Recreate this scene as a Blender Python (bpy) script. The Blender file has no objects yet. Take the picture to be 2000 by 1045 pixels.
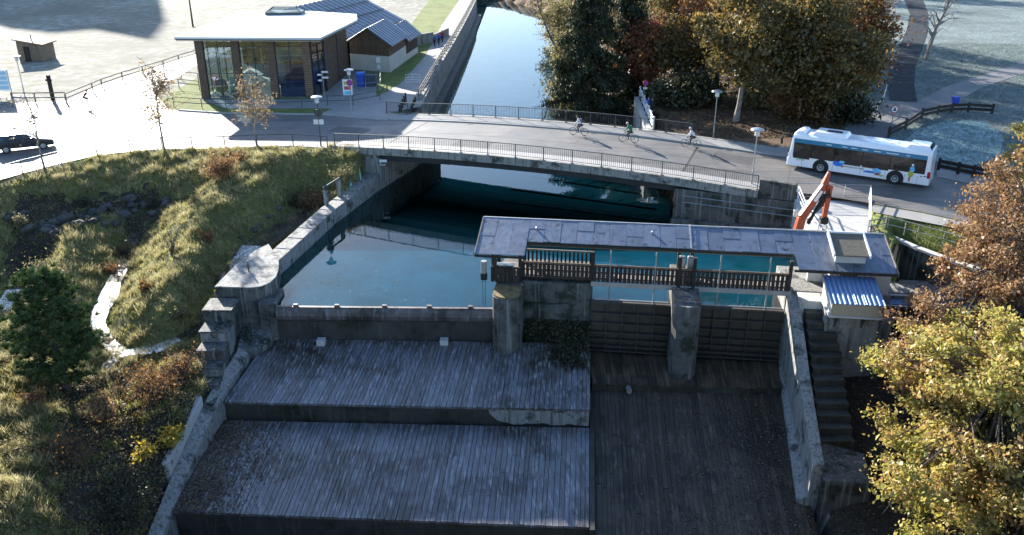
import bpy, bmesh, math, random
import numpy as np
from mathutils import Vector, Matrix
random.seed(7); RS = np.random.RandomState(11)
sc = bpy.context.scene
C = sc.collection
# ------------------------------------------------------------------ camera, sky, sun, exposure
FPX, TH, HC = 1691.0, math.radians(23.55), 24.1        # focal length in photo pixels, pitch down, height over the pool
cam = bpy.data.cameras.new('camera'); camo = bpy.data.objects.new('camera', cam); C.objects.link(camo)
cam.sensor_width = 36.0; cam.lens = 36.0 * FPX / 2000.0; cam.clip_start = 0.5; cam.clip_end = 6000
camo.location = (0, 0, HC); camo.rotation_euler = (math.pi / 2 - TH, 0, 0)
sc.camera = camo
SUN_AZ, SUN_EL = math.radians(-31), math.radians(19.2)  # azimuth from +Y towards +X
world = bpy.data.worlds.new('World'); sc.world = world; world.use_nodes = True
wn = world.node_tree.nodes; wl = world.node_tree.links
sky = wn.new('ShaderNodeTexSky'); sky.sky_type = 'NISHITA'; sky.sun_disc = False
sky.sun_elevation = SUN_EL; sky.sun_rotation = SUN_AZ; sky.air_density = 1.0; sky.dust_density = 0.55; sky.ozone_density = 3.6
wl.new(sky.outputs[0], wn['Background'].inputs[0]); wn['Background'].inputs[1].default_value = 0.105
sun = bpy.data.lights.new('sun', 'SUN'); sun.energy = 5.0; sun.angle = math.radians(0.53); sun.color = (1.0, 0.95, 0.87)
suno = bpy.data.objects.new('sun', sun); C.objects.link(suno)
SD = Vector((math.sin(SUN_AZ) * math.cos(SUN_EL), math.cos(SUN_AZ) * math.cos(SUN_EL), math.sin(SUN_EL)))
suno.rotation_euler = SD.to_track_quat('Z', 'Y').to_euler(); suno.location = (-60, 120, 80)
sc.view_settings.view_transform = 'Standard'; sc.view_settings.look = 'None'
sc.view_settings.exposure = 1.85; sc.view_settings.gamma = 1.0; sc.view_settings.use_curve_mapping = False

def at(x, y, z=0.0):                                     # the point of the plan at height z seen at photo pixel x, y
    u = (x - 1000) / FPX; v = -(y - 522.5) / FPX
    d = (u, math.cos(TH) + v * math.sin(TH), -math.sin(TH) + v * math.cos(TH))
    t = (z - HC) / d[2]
    return Vector((d[0] * t, d[1] * t, z))
def atxy(x, y, z=0.0):
    p = at(x, y, z); return (p.x, p.y)

# ------------------------------------------------------------------ helpers: materials
MATS = {}
def ramp(nt, fac, stops):
    r = nt.nodes.new('ShaderNodeValToRGB'); e = r.color_ramp.elements
    while len(e) < len(stops): e.new(0.5)
    for k, (p, c) in enumerate(stops):
        e[k].position = p; e[k].color = (*c, 1) if len(c) == 3 else c
    nt.links.new(fac, r.inputs[0]); return r.outputs[0]
def noise(nt, vec, scale, detail=5, rough=0.55, dist=0):
    n = nt.nodes.new('ShaderNodeTexNoise'); n.inputs['Scale'].default_value = scale; n.inputs['Detail'].default_value = detail
    n.inputs['Roughness'].default_value = rough; n.inputs['Distortion'].default_value = dist
    if vec is not None: nt.links.new(vec, n.inputs['Vector'])
    return n.outputs[0]
def mapped(nt, vec, sc3, rot=(0, 0, 0)):
    m = nt.nodes.new('ShaderNodeMapping'); m.inputs['Scale'].default_value = sc3; m.inputs['Rotation'].default_value = rot
    nt.links.new(vec, m.inputs['Vector']); return m.outputs[0]
def mixc(nt, fac, a, b, mode='MIX'):
    m = nt.nodes.new('ShaderNodeMix'); m.data_type = 'RGBA'; m.blend_type = mode
    for s, val in ((0, fac), (6, a), (7, b)):
        if isinstance(val, (int, float)): m.inputs[s].default_value = val
        elif isinstance(val, tuple): m.inputs[s].default_value = (*val[:3], 1)
        else: nt.links.new(val, m.inputs[s])
    return m.outputs[2]
def mathn(nt, op, a, b=0.0):
    m = nt.nodes.new('ShaderNodeMath'); m.operation = op
    for s, val in ((0, a), (1, b)):
        if isinstance(val, (int, float)): m.inputs[s].default_value = val
        else: nt.links.new(val, m.inputs[s])
    return m.outputs[0]
def sc_(c, k): return tuple(min(1.0, v * k) for v in c)
def mat(name, col, rough=0.8, var=0.25, scale=2.0, metal=0.0, spec=0.4, bump=0.15, patch=None, pthr=0.55, pscale=0.5,
        streak=None, sdir=(6, 6, 0.35), sthr=0.52, rand=0.0, fine=18.0, coat=0.0, srot=0.0, warm=0.0):
    """Procedural surface: mottled base colour, optional patches and stretched streaks of another colour, per-object tone."""
    if name in MATS: return MATS[name]
    m = bpy.data.materials.new(name); m.use_nodes = True; nt = m.node_tree; b = nt.nodes['Principled BSDF']
    g = nt.nodes.new('ShaderNodeNewGeometry'); pos = g.outputs['Position']
    n1 = noise(nt, pos, scale, 6, 0.6)
    c = ramp(nt, n1, [(0.3, sc_(col, 1 - var)), (0.7, sc_(col, 1 + var))])
    if patch:
        n2 = noise(nt, pos, pscale, 7, 0.68)
        c = mixc(nt, ramp(nt, n2, [(pthr - 0.04, (0, 0, 0)), (pthr + 0.07, (1, 1, 1))]), c, patch)
    if streak:
        n3 = noise(nt, mapped(nt, pos, sdir, (0, 0, srot)), 1.0, 6, 0.6)
        c = mixc(nt, ramp(nt, n3, [(sthr - 0.05, (0, 0, 0)), (sthr + 0.12, (0.85, 0.85, 0.85))]), c, streak)
    if fine:
        n4 = noise(nt, pos, fine, 4, 0.7)
        c = mixc(nt, 1.0, c, ramp(nt, n4, [(0.25, (0.72, 0.72, 0.72)), (0.75, (1.0, 1.0, 1.0))]), 'MULTIPLY')
    if rand:
        oi = nt.nodes.new('ShaderNodeObjectInfo')
        c = mixc(nt, 1.0, c, ramp(nt, oi.outputs['Random'], [(0, (1 - rand, (1 - rand) * (1 - warm * 0.45), (1 - rand) * (1 - warm))), (0.55, (1 - rand * 0.4,) * 3), (1, (1, 1, 1))]), 'MULTIPLY')
    nt.links.new(c, b.inputs['Base Color'])
    b.inputs['Metallic'].default_value = metal; b.inputs['Specular IOR Level'].default_value = spec
    b.inputs['Coat Weight'].default_value = coat
    rr = ramp(nt, noise(nt, pos, scale * 2.3, 4), [(0.3, (max(0, rough - 0.08),) * 3), (0.7, (min(1, rough + 0.08),) * 3)])
    nt.links.new(rr, b.inputs['Roughness'])
    if bump:
        bp = nt.nodes.new('ShaderNodeBump'); bp.inputs['Strength'].default_value = bump; bp.inputs['Distance'].default_value = 0.06
        nt.links.new(noise(nt, pos, max(fine, 6) * 0.6, 6, 0.7), bp.inputs['Height']); nt.links.new(bp.outputs[0], b.inputs['Normal'])
    MATS[name] = m; return m
def leafmat(name, cols, rough=0.55, trans=0.45, ns=0.55, wr=0.5, wn=0.55):
    """Leaves: every leaf its own tone out of a few, thin enough to let light through."""
    if name in MATS: return MATS[name]
    m = bpy.data.materials.new(name); m.use_nodes = True; nt = m.node_tree; nt.nodes.remove(nt.nodes['Principled BSDF'])
    g = nt.nodes.new('ShaderNodeNewGeometry')
    f = mathn(nt, 'ADD', mathn(nt, 'MULTIPLY', g.outputs['Random Per Island'], wr), mathn(nt, 'MULTIPLY', noise(nt, g.outputs['Position'], ns, 3), wn))
    st = [(0.15 + 0.7 * k / max(1, len(cols) - 1), c) for k, c in enumerate(cols)]
    c = ramp(nt, f, st)
    d = nt.nodes.new('ShaderNodeBsdfDiffuse'); t = nt.nodes.new('ShaderNodeBsdfTranslucent'); gl = nt.nodes.new('ShaderNodeBsdfGlossy')
    gl.inputs['Roughness'].default_value = rough; gl.inputs['Color'].default_value = (0.6, 0.6, 0.6, 1)
    nt.links.new(c, d.inputs[0]); nt.links.new(c, t.inputs[0])
    x = nt.nodes.new('ShaderNodeMixShader'); x.inputs[0].default_value = trans; nt.links.new(d.outputs[0], x.inputs[1]); nt.links.new(t.outputs[0], x.inputs[2])
    y = nt.nodes.new('ShaderNodeMixShader'); y.inputs[0].default_value = 0.06; nt.links.new(x.outputs[0], y.inputs[1]); nt.links.new(gl.outputs[0], y.inputs[2])
    nt.links.new(y.outputs[0], nt.nodes['Material Output'].inputs[0]); MATS[name] = m; return m
def watermat(name, tint, ripple, scale, rough=0.02, depth=0.02):
    m = bpy.data.materials.new(name); m.use_nodes = True; nt = m.node_tree; nt.nodes.remove(nt.nodes['Principled BSDF'])
    g = nt.nodes.new('ShaderNodeNewGeometry')
    bp = nt.nodes.new('ShaderNodeBump'); bp.inputs['Strength'].default_value = ripple; bp.inputs['Distance'].default_value = depth
    nt.links.new(noise(nt, g.outputs['Position'], scale, 4), bp.inputs['Height'])
    fr = nt.nodes.new('ShaderNodeFresnel'); fr.inputs[0].default_value = 1.40; nt.links.new(bp.outputs[0], fr.inputs['Normal'])
    tr = nt.nodes.new('ShaderNodeBsdfTransparent'); tr.inputs[0].default_value = (*tint, 1)
    gl = nt.nodes.new('ShaderNodeBsdfGlossy'); gl.inputs['Roughness'].default_value = rough; nt.links.new(bp.outputs[0], gl.inputs['Normal'])
    x = nt.nodes.new('ShaderNodeMixShader'); nt.links.new(fr.outputs[0], x.inputs[0]); nt.links.new(tr.outputs[0], x.inputs[1]); nt.links.new(gl.outputs[0], x.inputs[2])
    nt.links.new(x.outputs[0], nt.nodes['Material Output'].inputs[0]); MATS[name] = m; return m
def glassmat(name, tint, refl=1.0, rough=0.0, base=0.04):
    m = bpy.data.materials.new(name); m.use_nodes = True; nt = m.node_tree; nt.nodes.remove(nt.nodes['Principled BSDF'])
    fr = nt.nodes.new('ShaderNodeLayerWeight'); fr.inputs[0].default_value = 0.25
    f = mathn(nt, 'MULTIPLY_ADD', fr.outputs[0], refl); f.node.inputs[2].default_value = base
    tr = nt.nodes.new('ShaderNodeBsdfTransparent'); tr.inputs[0].default_value = (*tint, 1)
    gl = nt.nodes.new('ShaderNodeBsdfGlossy'); gl.inputs['Roughness'].default_value = rough
    x = nt.nodes.new('ShaderNodeMixShader'); nt.links.new(f, x.inputs[0]); nt.links.new(tr.outputs[0], x.inputs[1]); nt.links.new(gl.outputs[0], x.inputs[2])
    nt.links.new(x.outputs[0], nt.nodes['Material Output'].inputs[0]); MATS[name] = m; return m

# ------------------------------------------------------------------ helpers: objects and meshes
def tag(o, label=None, cat=None, group=None, kind=None):
    for k, v in (('label', label), ('category', cat), ('group', group), ('kind', kind)):
        if v: o[k] = v
    return o
def thing(name, label, cat, loc=(0, 0, 0), rotz=0.0, group=None):
    o = bpy.data.objects.new(name, None); C.objects.link(o); o.location = loc; o.rotation_euler = (0, 0, rotz); o.empty_display_size = 0.3
    return tag(o, label, cat, group)
def wloc(o):
    v = Vector((0, 0, 0))
    while o is not None: v = v + o.location; o = o.parent
    return v
def link(name, me, parent=None):
    o = bpy.data.objects.new(name, me); C.objects.link(o); o.parent = parent; return o
def copytree(o, parent=None):
    c = o.copy(); C.objects.link(c); c.parent = parent
    for ch in list(o.children): copytree(ch, c)
    return c
class MB:
    def __init__(s): s.v = []; s.f = []; s.m = []; s.mi = 0
    def add(s, vs, fs):
        o = len(s.v); s.v += [tuple(p) for p in vs]; s.f += [tuple(i + o for i in f) for f in fs]; s.m += [s.mi] * len(fs); return s
    def hexa(s, p):                                   # 4 bottom, 4 top points, same winding
        return s.add(p, [(3, 2, 1, 0), (4, 5, 6, 7), (0, 1, 5, 4), (1, 2, 6, 5), (2, 3, 7, 6), (3, 0, 4, 7)])
    def box(s, x0, x1, y0, y1, z0, z1, T=None):
        p = [(x0, y0, z0), (x1, y0, z0), (x1, y1, z0), (x0, y1, z0), (x0, y0, z1), (x1, y0, z1), (x1, y1, z1), (x0, y1, z1)]
        return s.hexa([T(*q) for q in p] if T else p)
    def prism(s, poly, z0, z1, T=None):               # vertical prism over a plan polygon; z0 and z1 may be lists
        n = len(poly); a = 0.0
        for i in range(n): a += poly[i][0] * poly[(i + 1) % n][1] - poly[(i + 1) % n][0] * poly[i][1]
        idx = list(range(n)) if a > 0 else list(range(n))[::-1]
        zb = [(z0[i] if isinstance(z0, (list, tuple)) else z0) for i in idx]; zt = [(z1[i] if isinstance(z1, (list, tuple)) else z1) for i in idx]
        vs = [(poly[i][0], poly[i][1], zb[k]) for k, i in enumerate(idx)] + [(poly[i][0], poly[i][1], zt[k]) for k, i in enumerate(idx)]
        if T: vs = [T(*q) for q in vs]
        return s.add(vs, [tuple(range(n))[::-1], tuple(range(n, 2 * n))] + [(i, (i + 1) % n, n + (i + 1) % n, n + i) for i in range(n)])
    def sheet(s, poly, z):
        n = len(poly); a = sum(poly[i][0] * poly[(i + 1) % n][1] - poly[(i + 1) % n][0] * poly[i][1] for i in range(n))
        pp = poly if a > 0 else poly[::-1]
        zz = z if isinstance(z, (list, tuple)) else [z] * n
        if a <= 0: zz = list(zz)[::-1]
        return s.add([(p[0], p[1], zz[i]) for i, p in enumerate(pp)], [tuple(range(n))])
    def extr(s, poly, axis, a0, a1, T=None):          # polygon in the two other axes, extruded along axis
        def pt(p, a): return {'x': (a, p[0], p[1]), 'y': (p[0], a, p[1]), 'z': (p[0], p[1], a)}[axis]
        n = len(poly); vs = [pt(p, a0) for p in poly] + [pt(p, a1) for p in poly]
        if T: vs = [T(*q) for q in vs]
        return s.add(vs, [tuple(range(n))[::-1], tuple(range(n, 2 * n))] + [(i, (i + 1) % n, n + (i + 1) % n, n + i) for i in range(n)])
    def tube(s, pts, r, n=6, cap=True):
        pts = [Vector(p) for p in pts]; rs = r if isinstance(r, (list, tuple)) else [r] * len(pts)
        up = Vector((0.13, 0.31, 0.94)); vs = []; fs = []
        for i, p in enumerate(pts):
            d = (pts[min(i + 1, len(pts) - 1)] - pts[max(i - 1, 0)]).normalized()
            a = d.cross(up)
            if a.length < 0.05: a = d.cross(Vector((1, 0, 0)))
            a.normalize(); b = d.cross(a)
            for k in range(n):
                t = 2 * math.pi * k / n; vs.append(p + (a * math.cos(t) + b * math.sin(t)) * rs[i])
        for i in range(len(pts) - 1):
            for k in range(n): fs.append((i * n + k, i * n + (k + 1) % n, (i + 1) * n + (k + 1) % n, (i + 1) * n + k))
        if cap: fs += [tuple(range(n))[::-1], tuple(range((len(pts) - 1) * n, len(pts) * n))]
        return s.add(vs, fs)
    def lathe(s, prof, n=14, c=(0, 0, 0), axis='z'):  # profile (radius, height) round an axis
        vs = []; fs = []
        for r, h in prof:
            for k in range(n):
                t = 2 * math.pi * k / n; a, b = r * math.cos(t), r * math.sin(t)
                q = {'z': (a, b, h), 'y': (a, h, b), 'x': (h, a, b)}[axis]; vs.append((q[0] + c[0], q[1] + c[1], q[2] + c[2]))
        for i in range(len(prof) - 1):
            for k in range(n): fs.append((i * n + k, i * n + (k + 1) % n, (i + 1) * n + (k + 1) % n, (i + 1) * n + k))
        fs += [tuple(range(n))[::-1], tuple(range((len(prof) - 1) * n, len(prof) * n))]
        return s.add(vs, fs)
    def mesh(s, name, mats, off=None):
        me = bpy.data.meshes.new(name); o = off or Vector((0, 0, 0))
        me.from_pydata([(v[0] - o[0], v[1] - o[1], v[2] - o[2]) for v in s.v], [], s.f)
        for m in (mats if isinstance(mats, (list, tuple)) else [mats]): me.materials.append(m)
        if any(s.m): me.polygons.foreach_set('material_index', s.m)
        bm = bmesh.new(); bm.from_mesh(me); bmesh.ops.recalc_face_normals(bm, faces=bm.faces); bm.to_mesh(me); bm.free()
        return me
    def build(s, name, mats, parent=None, local=False, smooth=False, bevel=0.0):
        off = None if local or parent is None else wloc(parent)
        me = s.mesh(name, mats, off)
        if smooth:
            me.polygons.foreach_set('use_smooth', [True] * len(me.polygons)); me.set_sharp_from_angle(angle=math.radians(40))
        o = link(name, me, parent)
        if bevel:
            b = o.modifiers.new('edge_wear', 'BEVEL'); b.width = bevel; b.segments = 2; b.limit_method = 'ANGLE'; b.angle_limit = math.radians(35)
        return o
def npmesh(name, V, F, mats, smooth=False):           # big meshes: V (n,3), F (m,k)
    me = bpy.data.meshes.new(name); n, m, k = len(V), len(F), F.shape[1]
    me.vertices.add(n); me.vertices.foreach_set('co', np.ascontiguousarray(V, dtype=np.float32).ravel())
    me.loops.add(m * k); me.loops.foreach_set('vertex_index', np.ascontiguousarray(F, dtype=np.int32).ravel())
    me.polygons.add(m); me.polygons.foreach_set('loop_start', np.arange(0, m * k, k, dtype=np.int32))
    if smooth: me.polygons.foreach_set('use_smooth', np.ones(m, dtype=bool))
    me.update(calc_edges=True)
    for q in (mats if isinstance(mats, (list, tuple)) else [mats]): me.materials.append(q)
    return me
def struct(o): o['kind'] = 'structure'; return o
def text_mesh(name, body, size, material, parent, M4, extrude=0.004):
    cu = bpy.data.curves.new(name, 'FONT'); cu.body = body; cu.size = size; cu.extrude = extrude
    t = bpy.data.objects.new(name + '_curve', cu); C.objects.link(t)
    dg = bpy.context.evaluated_depsgraph_get(); me = bpy.data.meshes.new_from_object(t.evaluated_get(dg))
    bpy.data.objects.remove(t); bpy.data.curves.remove(cu)
    me.transform(M4); me.materials.clear(); me.materials.append(material)
    o = link(name, me, parent); o['kind'] = 'stuff'; return o
# ------------------------------------------------------------------ materials
concrete = mat('concrete', (0.31, 0.30, 0.275), 0.85, 0.25, 0.9, patch=(0.055, 0.055, 0.045), pthr=0.555, pscale=0.9, streak=(0.09, 0.09, 0.08), sthr=0.54, bump=0.25)
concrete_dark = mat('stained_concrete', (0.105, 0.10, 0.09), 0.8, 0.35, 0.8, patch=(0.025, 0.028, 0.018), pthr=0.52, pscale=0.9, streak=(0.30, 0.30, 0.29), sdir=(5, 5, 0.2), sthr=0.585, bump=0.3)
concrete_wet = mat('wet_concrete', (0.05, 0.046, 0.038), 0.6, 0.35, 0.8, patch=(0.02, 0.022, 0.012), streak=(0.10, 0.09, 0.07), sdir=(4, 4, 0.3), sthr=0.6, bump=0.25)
concrete_pale = mat('pale_concrete', (0.52, 0.50, 0.46), 0.85, 0.12, 0.8, patch=(0.3, 0.29, 0.26), pthr=0.6, bump=0.15)
plaster = mat('plaster', (0.62, 0.58, 0.52), 0.9, 0.08, 0.6, bump=0.05)
asphalt = mat('asphalt', (0.135, 0.128, 0.12), 0.62, 0.18, 0.35, spec=0.5, bump=0.12, fine=30, patch=(0.19, 0.165, 0.148), pthr=0.53, pscale=0.25, streak=(0.075, 0.072, 0.07), sdir=(0.12, 1.6, 1), srot=0.346, sthr=0.56)
asphalt_dark = mat('path_asphalt', (0.045, 0.048, 0.055), 0.95, 0.25, 0.6, spec=0.1, bump=0.2, fine=25)
paving = mat('paving', (0.30, 0.285, 0.265), 0.7, 0.12, 0.6, bump=0.12, fine=22)
kerbstone = mat('kerbstone', (0.36, 0.35, 0.33), 0.8, 0.15, 1.5)
apron_wood = mat('apron_plank', (0.155, 0.148, 0.157), 0.36, 0.3, 0.7, streak=(0.44, 0.42, 0.425), sdir=(9, 0.12, 9), sthr=0.57, rand=0.34, warm=0.2, bump=0.2, spec=0.7, patch=(0.045, 0.036, 0.026), pthr=0.52, pscale=0.22)
chute_wood = mat('chute_plank', (0.092, 0.067, 0.045), 0.6, 0.4, 0.6, streak=(0.22, 0.18, 0.135), sdir=(5, 0.16, 5), sthr=0.6, rand=0.55, warm=0.3, bump=0.3, patch=(0.035, 0.027, 0.018), pthr=0.53, pscale=0.3)
rust_steel = mat('rusty_steel', (0.13, 0.105, 0.10), 0.55, 0.3, 1.2, metal=0.3, streak=(0.26, 0.24, 0.24), sdir=(3.5, 3.5, 0.4), sthr=0.58, patch=(0.05, 0.04, 0.035), bump=0.2)
gate_steel = mat('gate_steel', (0.085, 0.07, 0.052), 0.6, 0.25, 1.0, metal=0.2, streak=(0.07, 0.06, 0.05), sthr=0.5, patch=(0.05, 0.048, 0.04), pthr=0.55, bump=0.15)
grey_steel = mat('galvanised_steel', (0.42, 0.43, 0.44), 0.45, 0.12, 2.0, metal=0.7, bump=0.05)
rail_steel = mat('railing_paint', (0.09, 0.095, 0.095), 0.5, 0.2, 4.0, metal=0.3, bump=0.0)
white_steel = mat('white_paint', (0.75, 0.75, 0.73), 0.5, 0.06, 2.0, bump=0.03)
dark_wood = mat('dark_timber', (0.035, 0.025, 0.02), 0.8, 0.35, 3.0, streak=(0.075, 0.06, 0.05), sdir=(12, 12, 0.8), sthr=0.57, rand=0.4, bump=0.25)
grey_wood = mat('weathered_timber', (0.24, 0.21, 0.18), 0.85, 0.3, 3.0, rand=0.35, bump=0.25)
brown_wood = mat('larch_cladding', (0.27, 0.165, 0.105), 0.8, 0.3, 2.0, rand=0.45, bump=0.2, streak=(0.12, 0.09, 0.07), sdir=(1, 1, 14), sthr=0.55)
roof_sheet_m = mat('roof_sheet', (0.20, 0.23, 0.285), 0.40, 0.14, 0.9, metal=0.55, rand=0.16, patch=(0.035, 0.035, 0.03), pthr=0.615, pscale=1.9, streak=(0.13, 0.14, 0.16), sdir=(4, 0.6, 4), sthr=0.57, bump=0.12)
slate_roof = mat('standing_seam_roof', (0.28, 0.29, 0.32), 0.5, 0.1, 0.8, metal=0.3, rand=0.1, bump=0.05)
blue_sheet = mat('blue_trapezoid_sheet', (0.14, 0.23, 0.40), 0.42, 0.08, 1.0, metal=0.35, bump=0.03)
white_roof = mat('pale_roof', (0.78, 0.78, 0.77), 0.55, 0.04, 0.5, bump=0.02)
moss = mat('moss', (0.035, 0.04, 0.016), 0.95, 0.5, 3.0, bump=0.8, patch=(0.06, 0.045, 0.03), pthr=0.56, pscale=2.0)
stone = mat('boulder', (0.10, 0.092, 0.088), 0.9, 0.35, 1.5, rand=0.4, bump=0.5, patch=(0.06, 0.07, 0.035), pthr=0.56, pscale=1.3)
bark = mat('bark', (0.10, 0.08, 0.062), 0.95, 0.35, 4.0, bump=0.6)
bark_pale = mat('pale_bark', (0.30, 0.26, 0.22), 0.9, 0.3, 3.0, bump=0.5, patch=(0.09, 0.08, 0.07), pthr=0.56, pscale=3.0)
black_rubber = mat('rubber', (0.02, 0.02, 0.02), 0.8, 0.2, 5, bump=0.1)
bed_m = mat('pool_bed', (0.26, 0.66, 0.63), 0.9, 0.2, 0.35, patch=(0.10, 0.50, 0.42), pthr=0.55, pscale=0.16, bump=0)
water_m = watermat('water', (0.60, 0.94, 0.90), 0.10, 0.9)
stream_m = watermat('stream_water', (0.55, 0.55, 0.5), 1.0, 3.0, 0.15, 0.35); channel_m = watermat('channel_water', (0.5, 0.52, 0.5), 1.0, 3.0, 0.08, 0.3)
glass_m = glassmat('facade_glass', (0.80, 0.88, 0.90), 0.7, 0.0, 0.07)

# ------------------------------------------------------------------ plan of the place
G = 3.4                                                  # level of the village ground over the pool
def bridge(s, t, z=0.0): return (0.941 * s + 0.339 * t, 68.35 - 0.339 * s + 0.941 * t, z)      # s along the bridge, t across it
def deck_z(s): return max(3.4, 4.02 - 0.62 * ((s - 1.5) / 17.8) ** 2)
def gate(u, v, z=0.0): return (0.9925 * u + 0.122 * v, 50.1 - 0.122 * u + 0.9925 * v, z)       # u along the gatehouse, v upstream
FENCE_PX = [(640, 289), (573, 285), (503, 286), (440, 289), (376, 291), (317, 291), (255, 296), (190, 303), (120, 319), (45, 338), (-30, 360), (-110, 388)]
FENCE = [atxy(x, y, G) for x, y in FENCE_PX]
WALL_IN = [(-11.43, 72.98), (-13.93, 63.82), (-15.82, 54.09)]
WING = [(-16.3, 47.1), (-17.0, 42.6), (-17.4, 39.3), (-17.7, 35.2), (-18.0, 29.0)]
RBANK = [(13.7, 84.0), (13.7, 95.0), (9.0, 107.9), (8.5, 122.5), (8.1, 138.9), (6.7, 166.0), (4.5, 196.0), (-8, 226.0), (-40, 250)]
LBANK = [(-11.0, 75.0), (-9.8, 92.7), (-9.0, 115.0), (-8.2, 145.0), (-7.4, 180.0), (-14.0, 210.0), (-60, 236)]

def interp(poly, y):
    ys = np.array([p[1] for p in poly]); xs = np.array([p[0] for p in poly]); return np.interp(y, ys, xs)
def inpoly(X, Y, poly):
    r = np.zeros(X.shape, bool); n = len(poly)
    for i in range(n):
        (x0, y0), (x1, y1) = poly[i], poly[(i + 1) % n]
        if y0 == y1: continue
        c = ((y0 > Y) != (y1 > Y)) & (X < (x1 - x0) * (Y - y0) / (y1 - y0) + x0); r ^= c
    return r
class TPS:
    def __init__(s, pts):
        P = np.array([(p[0], p[1]) for p in pts]); z = np.array([p[2] for p in pts]); n = len(P)
        K = s.k(P, P) + np.eye(n) * 0.15; A = np.zeros((n + 3, n + 3)); A[:n, :n] = K; A[:n, n] = 1; A[:n, n + 1:] = P; A[n, :n] = 1; A[n + 1:, :n] = P.T
        s.w = np.linalg.solve(A, np.concatenate([z, np.zeros(3)])); s.P = P
    @staticmethod
    def k(a, b):
        d2 = ((a[:, None, :] - b[None, :, :]) ** 2).sum(2); return np.where(d2 > 1e-9, 0.5 * d2 * np.log(np.maximum(d2, 1e-9)), 0)
    def __call__(s, X, Y):
        q = np.stack([X.ravel(), Y.ravel()], 1); out = []
        for c in np.array_split(q, max(1, len(q) // 4000)):
            out.append(s.k(c, s.P) @ s.w[:-3] + s.w[-3] + c @ s.w[-2:])
        return np.concatenate(out).reshape(X.shape)
LEFT_PX = [(0, 400, 2.2), (0, 470, 0.6), (0, 540, -0.9), (60, 420, 1.6), (120, 440, 0.6), (200, 425, 0.5), (320, 400, 0.6), (150, 360, 2.3), (260, 345, 2.3), (360, 335, 2.6), (440, 335, 2.8), (560, 325, 2.9),
    (10, 600, -1.5), (60, 520, -0.6), (180, 432, 1.2), (215, 465, 1.4), (150, 500, 1.1), (110, 570, 0.7), (225, 515, 1.2), (270, 440, -0.1), (240, 412, 0.4),
    (255, 480, -0.7), (225, 550, -1.1), (195, 610, -1.5), (205, 660, -1.9), (240, 692, -2.1), (300, 683, -2.0), (380, 645, -1.6), (415, 605, -1.3), (450, 540, -0.7), (500, 480, -0.2), (560, 440, 0.0), (620, 390, 0.2),
    (330, 425, 1.1), (300, 500, 0.0), (360, 470, 1.0), (420, 420, 1.9), (490, 390, 1.8), (350, 560, 0.2), (320, 630, -0.9), (400, 545, 0.2), (265, 610, -0.9), (430, 480, 0.9), (560, 375, 1.6), (620, 345, 2.2), (660, 330, 2.6),
    (330, 730, -1.7), (380, 765, -2.0), (300, 800, -2.4), (200, 780, -2.2), (100, 700, -1.2), (40, 650, -1.1), (0, 750, -0.6), (60, 850, -1.2), (0, 950, -0.9), (100, 950, -2.0), (200, 900, -2.9), (270, 950, -4.0), (310, 1010, -5.3),
    (150, 1045, -3.2), (0, 1045, -1.3), (395, 790, -2.5), (335, 890, -3.7), (-120, 600, -1), (-150, 450, 1.5), (-200, 800, 0.0), (-200, 1045, 0), (100, 1200, -4.5), (300, 1200, -7.5), (-100, 1200, -2)]
LPTS = [tuple(at(*p)) for p in LEFT_PX] + [(x, y, G) for x, y in FENCE] + [(x, y - 0.9, G - 0.15) for x, y in FENCE[1:]]
RIGHT_PX = [(1640, 720, -2.6), (1620, 800, -3.3), (1650, 900, -4.4), (1760, 640, -1.6), (1800, 1045, -5), (2000, 620, 0.5), (2000, 1045, -2.5), (1780, 440, 3.2), (1900, 460, 3.2), (2000, 480, 3.2), (1800, 560, 0.6), (2200, 500, 3.2), (2200, 900, 1), (1600, 1000, -5.6), (1900, 560, 1.4)]
RPTS = [tuple(at(*p)) for p in RIGHT_PX]
TL, TR = TPS(LPTS), TPS(RPTS)
LEFT_ZONE = FENCE[::-1] + [bridge(-17.6, 0.6)[:2], bridge(-13.5, 0.6)[:2], (-12.6, 72.5), (-14.6, 64.0), (-16.6, 55.0), (-19.0, 52.0), (-18.6, 47.2), (-17.7, 42.5), (-18.1, 39.0), (-18.5, 29), (-18.5, 10), (-90, 10), (-90, 60)]
POOL_ZONE = [bridge(-13.5, 0.0)[:2], (-11.8, 75), (-9.9, 92), (14.2, 92), (15.2, 76.5), (13.2, 64.5), (21.6, 61.8), (26.0, 60.0), (24.2, 54.2), gate(24.3, 2.5)[:2], gate(23.5, -4)[:2], (17.0, 42), (16.3, 36), (15.9, 10), (-18.5, 10), (-20, 39), (-20, 50), (-19.5, 55.0), (-17, 64.0), (-15, 71)]
RIGHT_ZONE = [gate(21.2, 2.0)[:2], gate(24.5, 3.0)[:2], atxy(1735, 430, G), atxy(1830, 428, G), atxy(1940, 455, G), atxy(2100, 480, G), (90, 45), (90, 10), (15.9, 10), (16.3, 36), (17.0, 42), (17.6, 47.4)]
RS2 = np.random.RandomState(3)
WAV = [(RS2.uniform(0.15, 1.1), RS2.uniform(0, 6.28), RS2.uniform(0, 6.28)) for _ in range(14)]
def rough(X, Y):
    z = np.zeros(X.shape)
    for k, a, p in WAV: z += np.sin((X * math.cos(a) + Y * math.sin(a)) * k * 2.2 + p) / (1 + 2.4 * k)
    return z
STREAM_PX = [(262, 455, -0.45, 0.4), (258, 475, -0.65, 0.7), (244, 500, -0.8, 0.5), (236, 525, -0.95, 0.9), (222, 552, -1.1, 0.75), (214, 575, -1.25, 1.1), (197, 605, -1.45, 0.9), (190, 632, -1.7, 0.7), (205, 660, -1.9, 0.6), (235, 690, -2.1, 0.7), (205, 720, -2.2, 0.5)]
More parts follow.
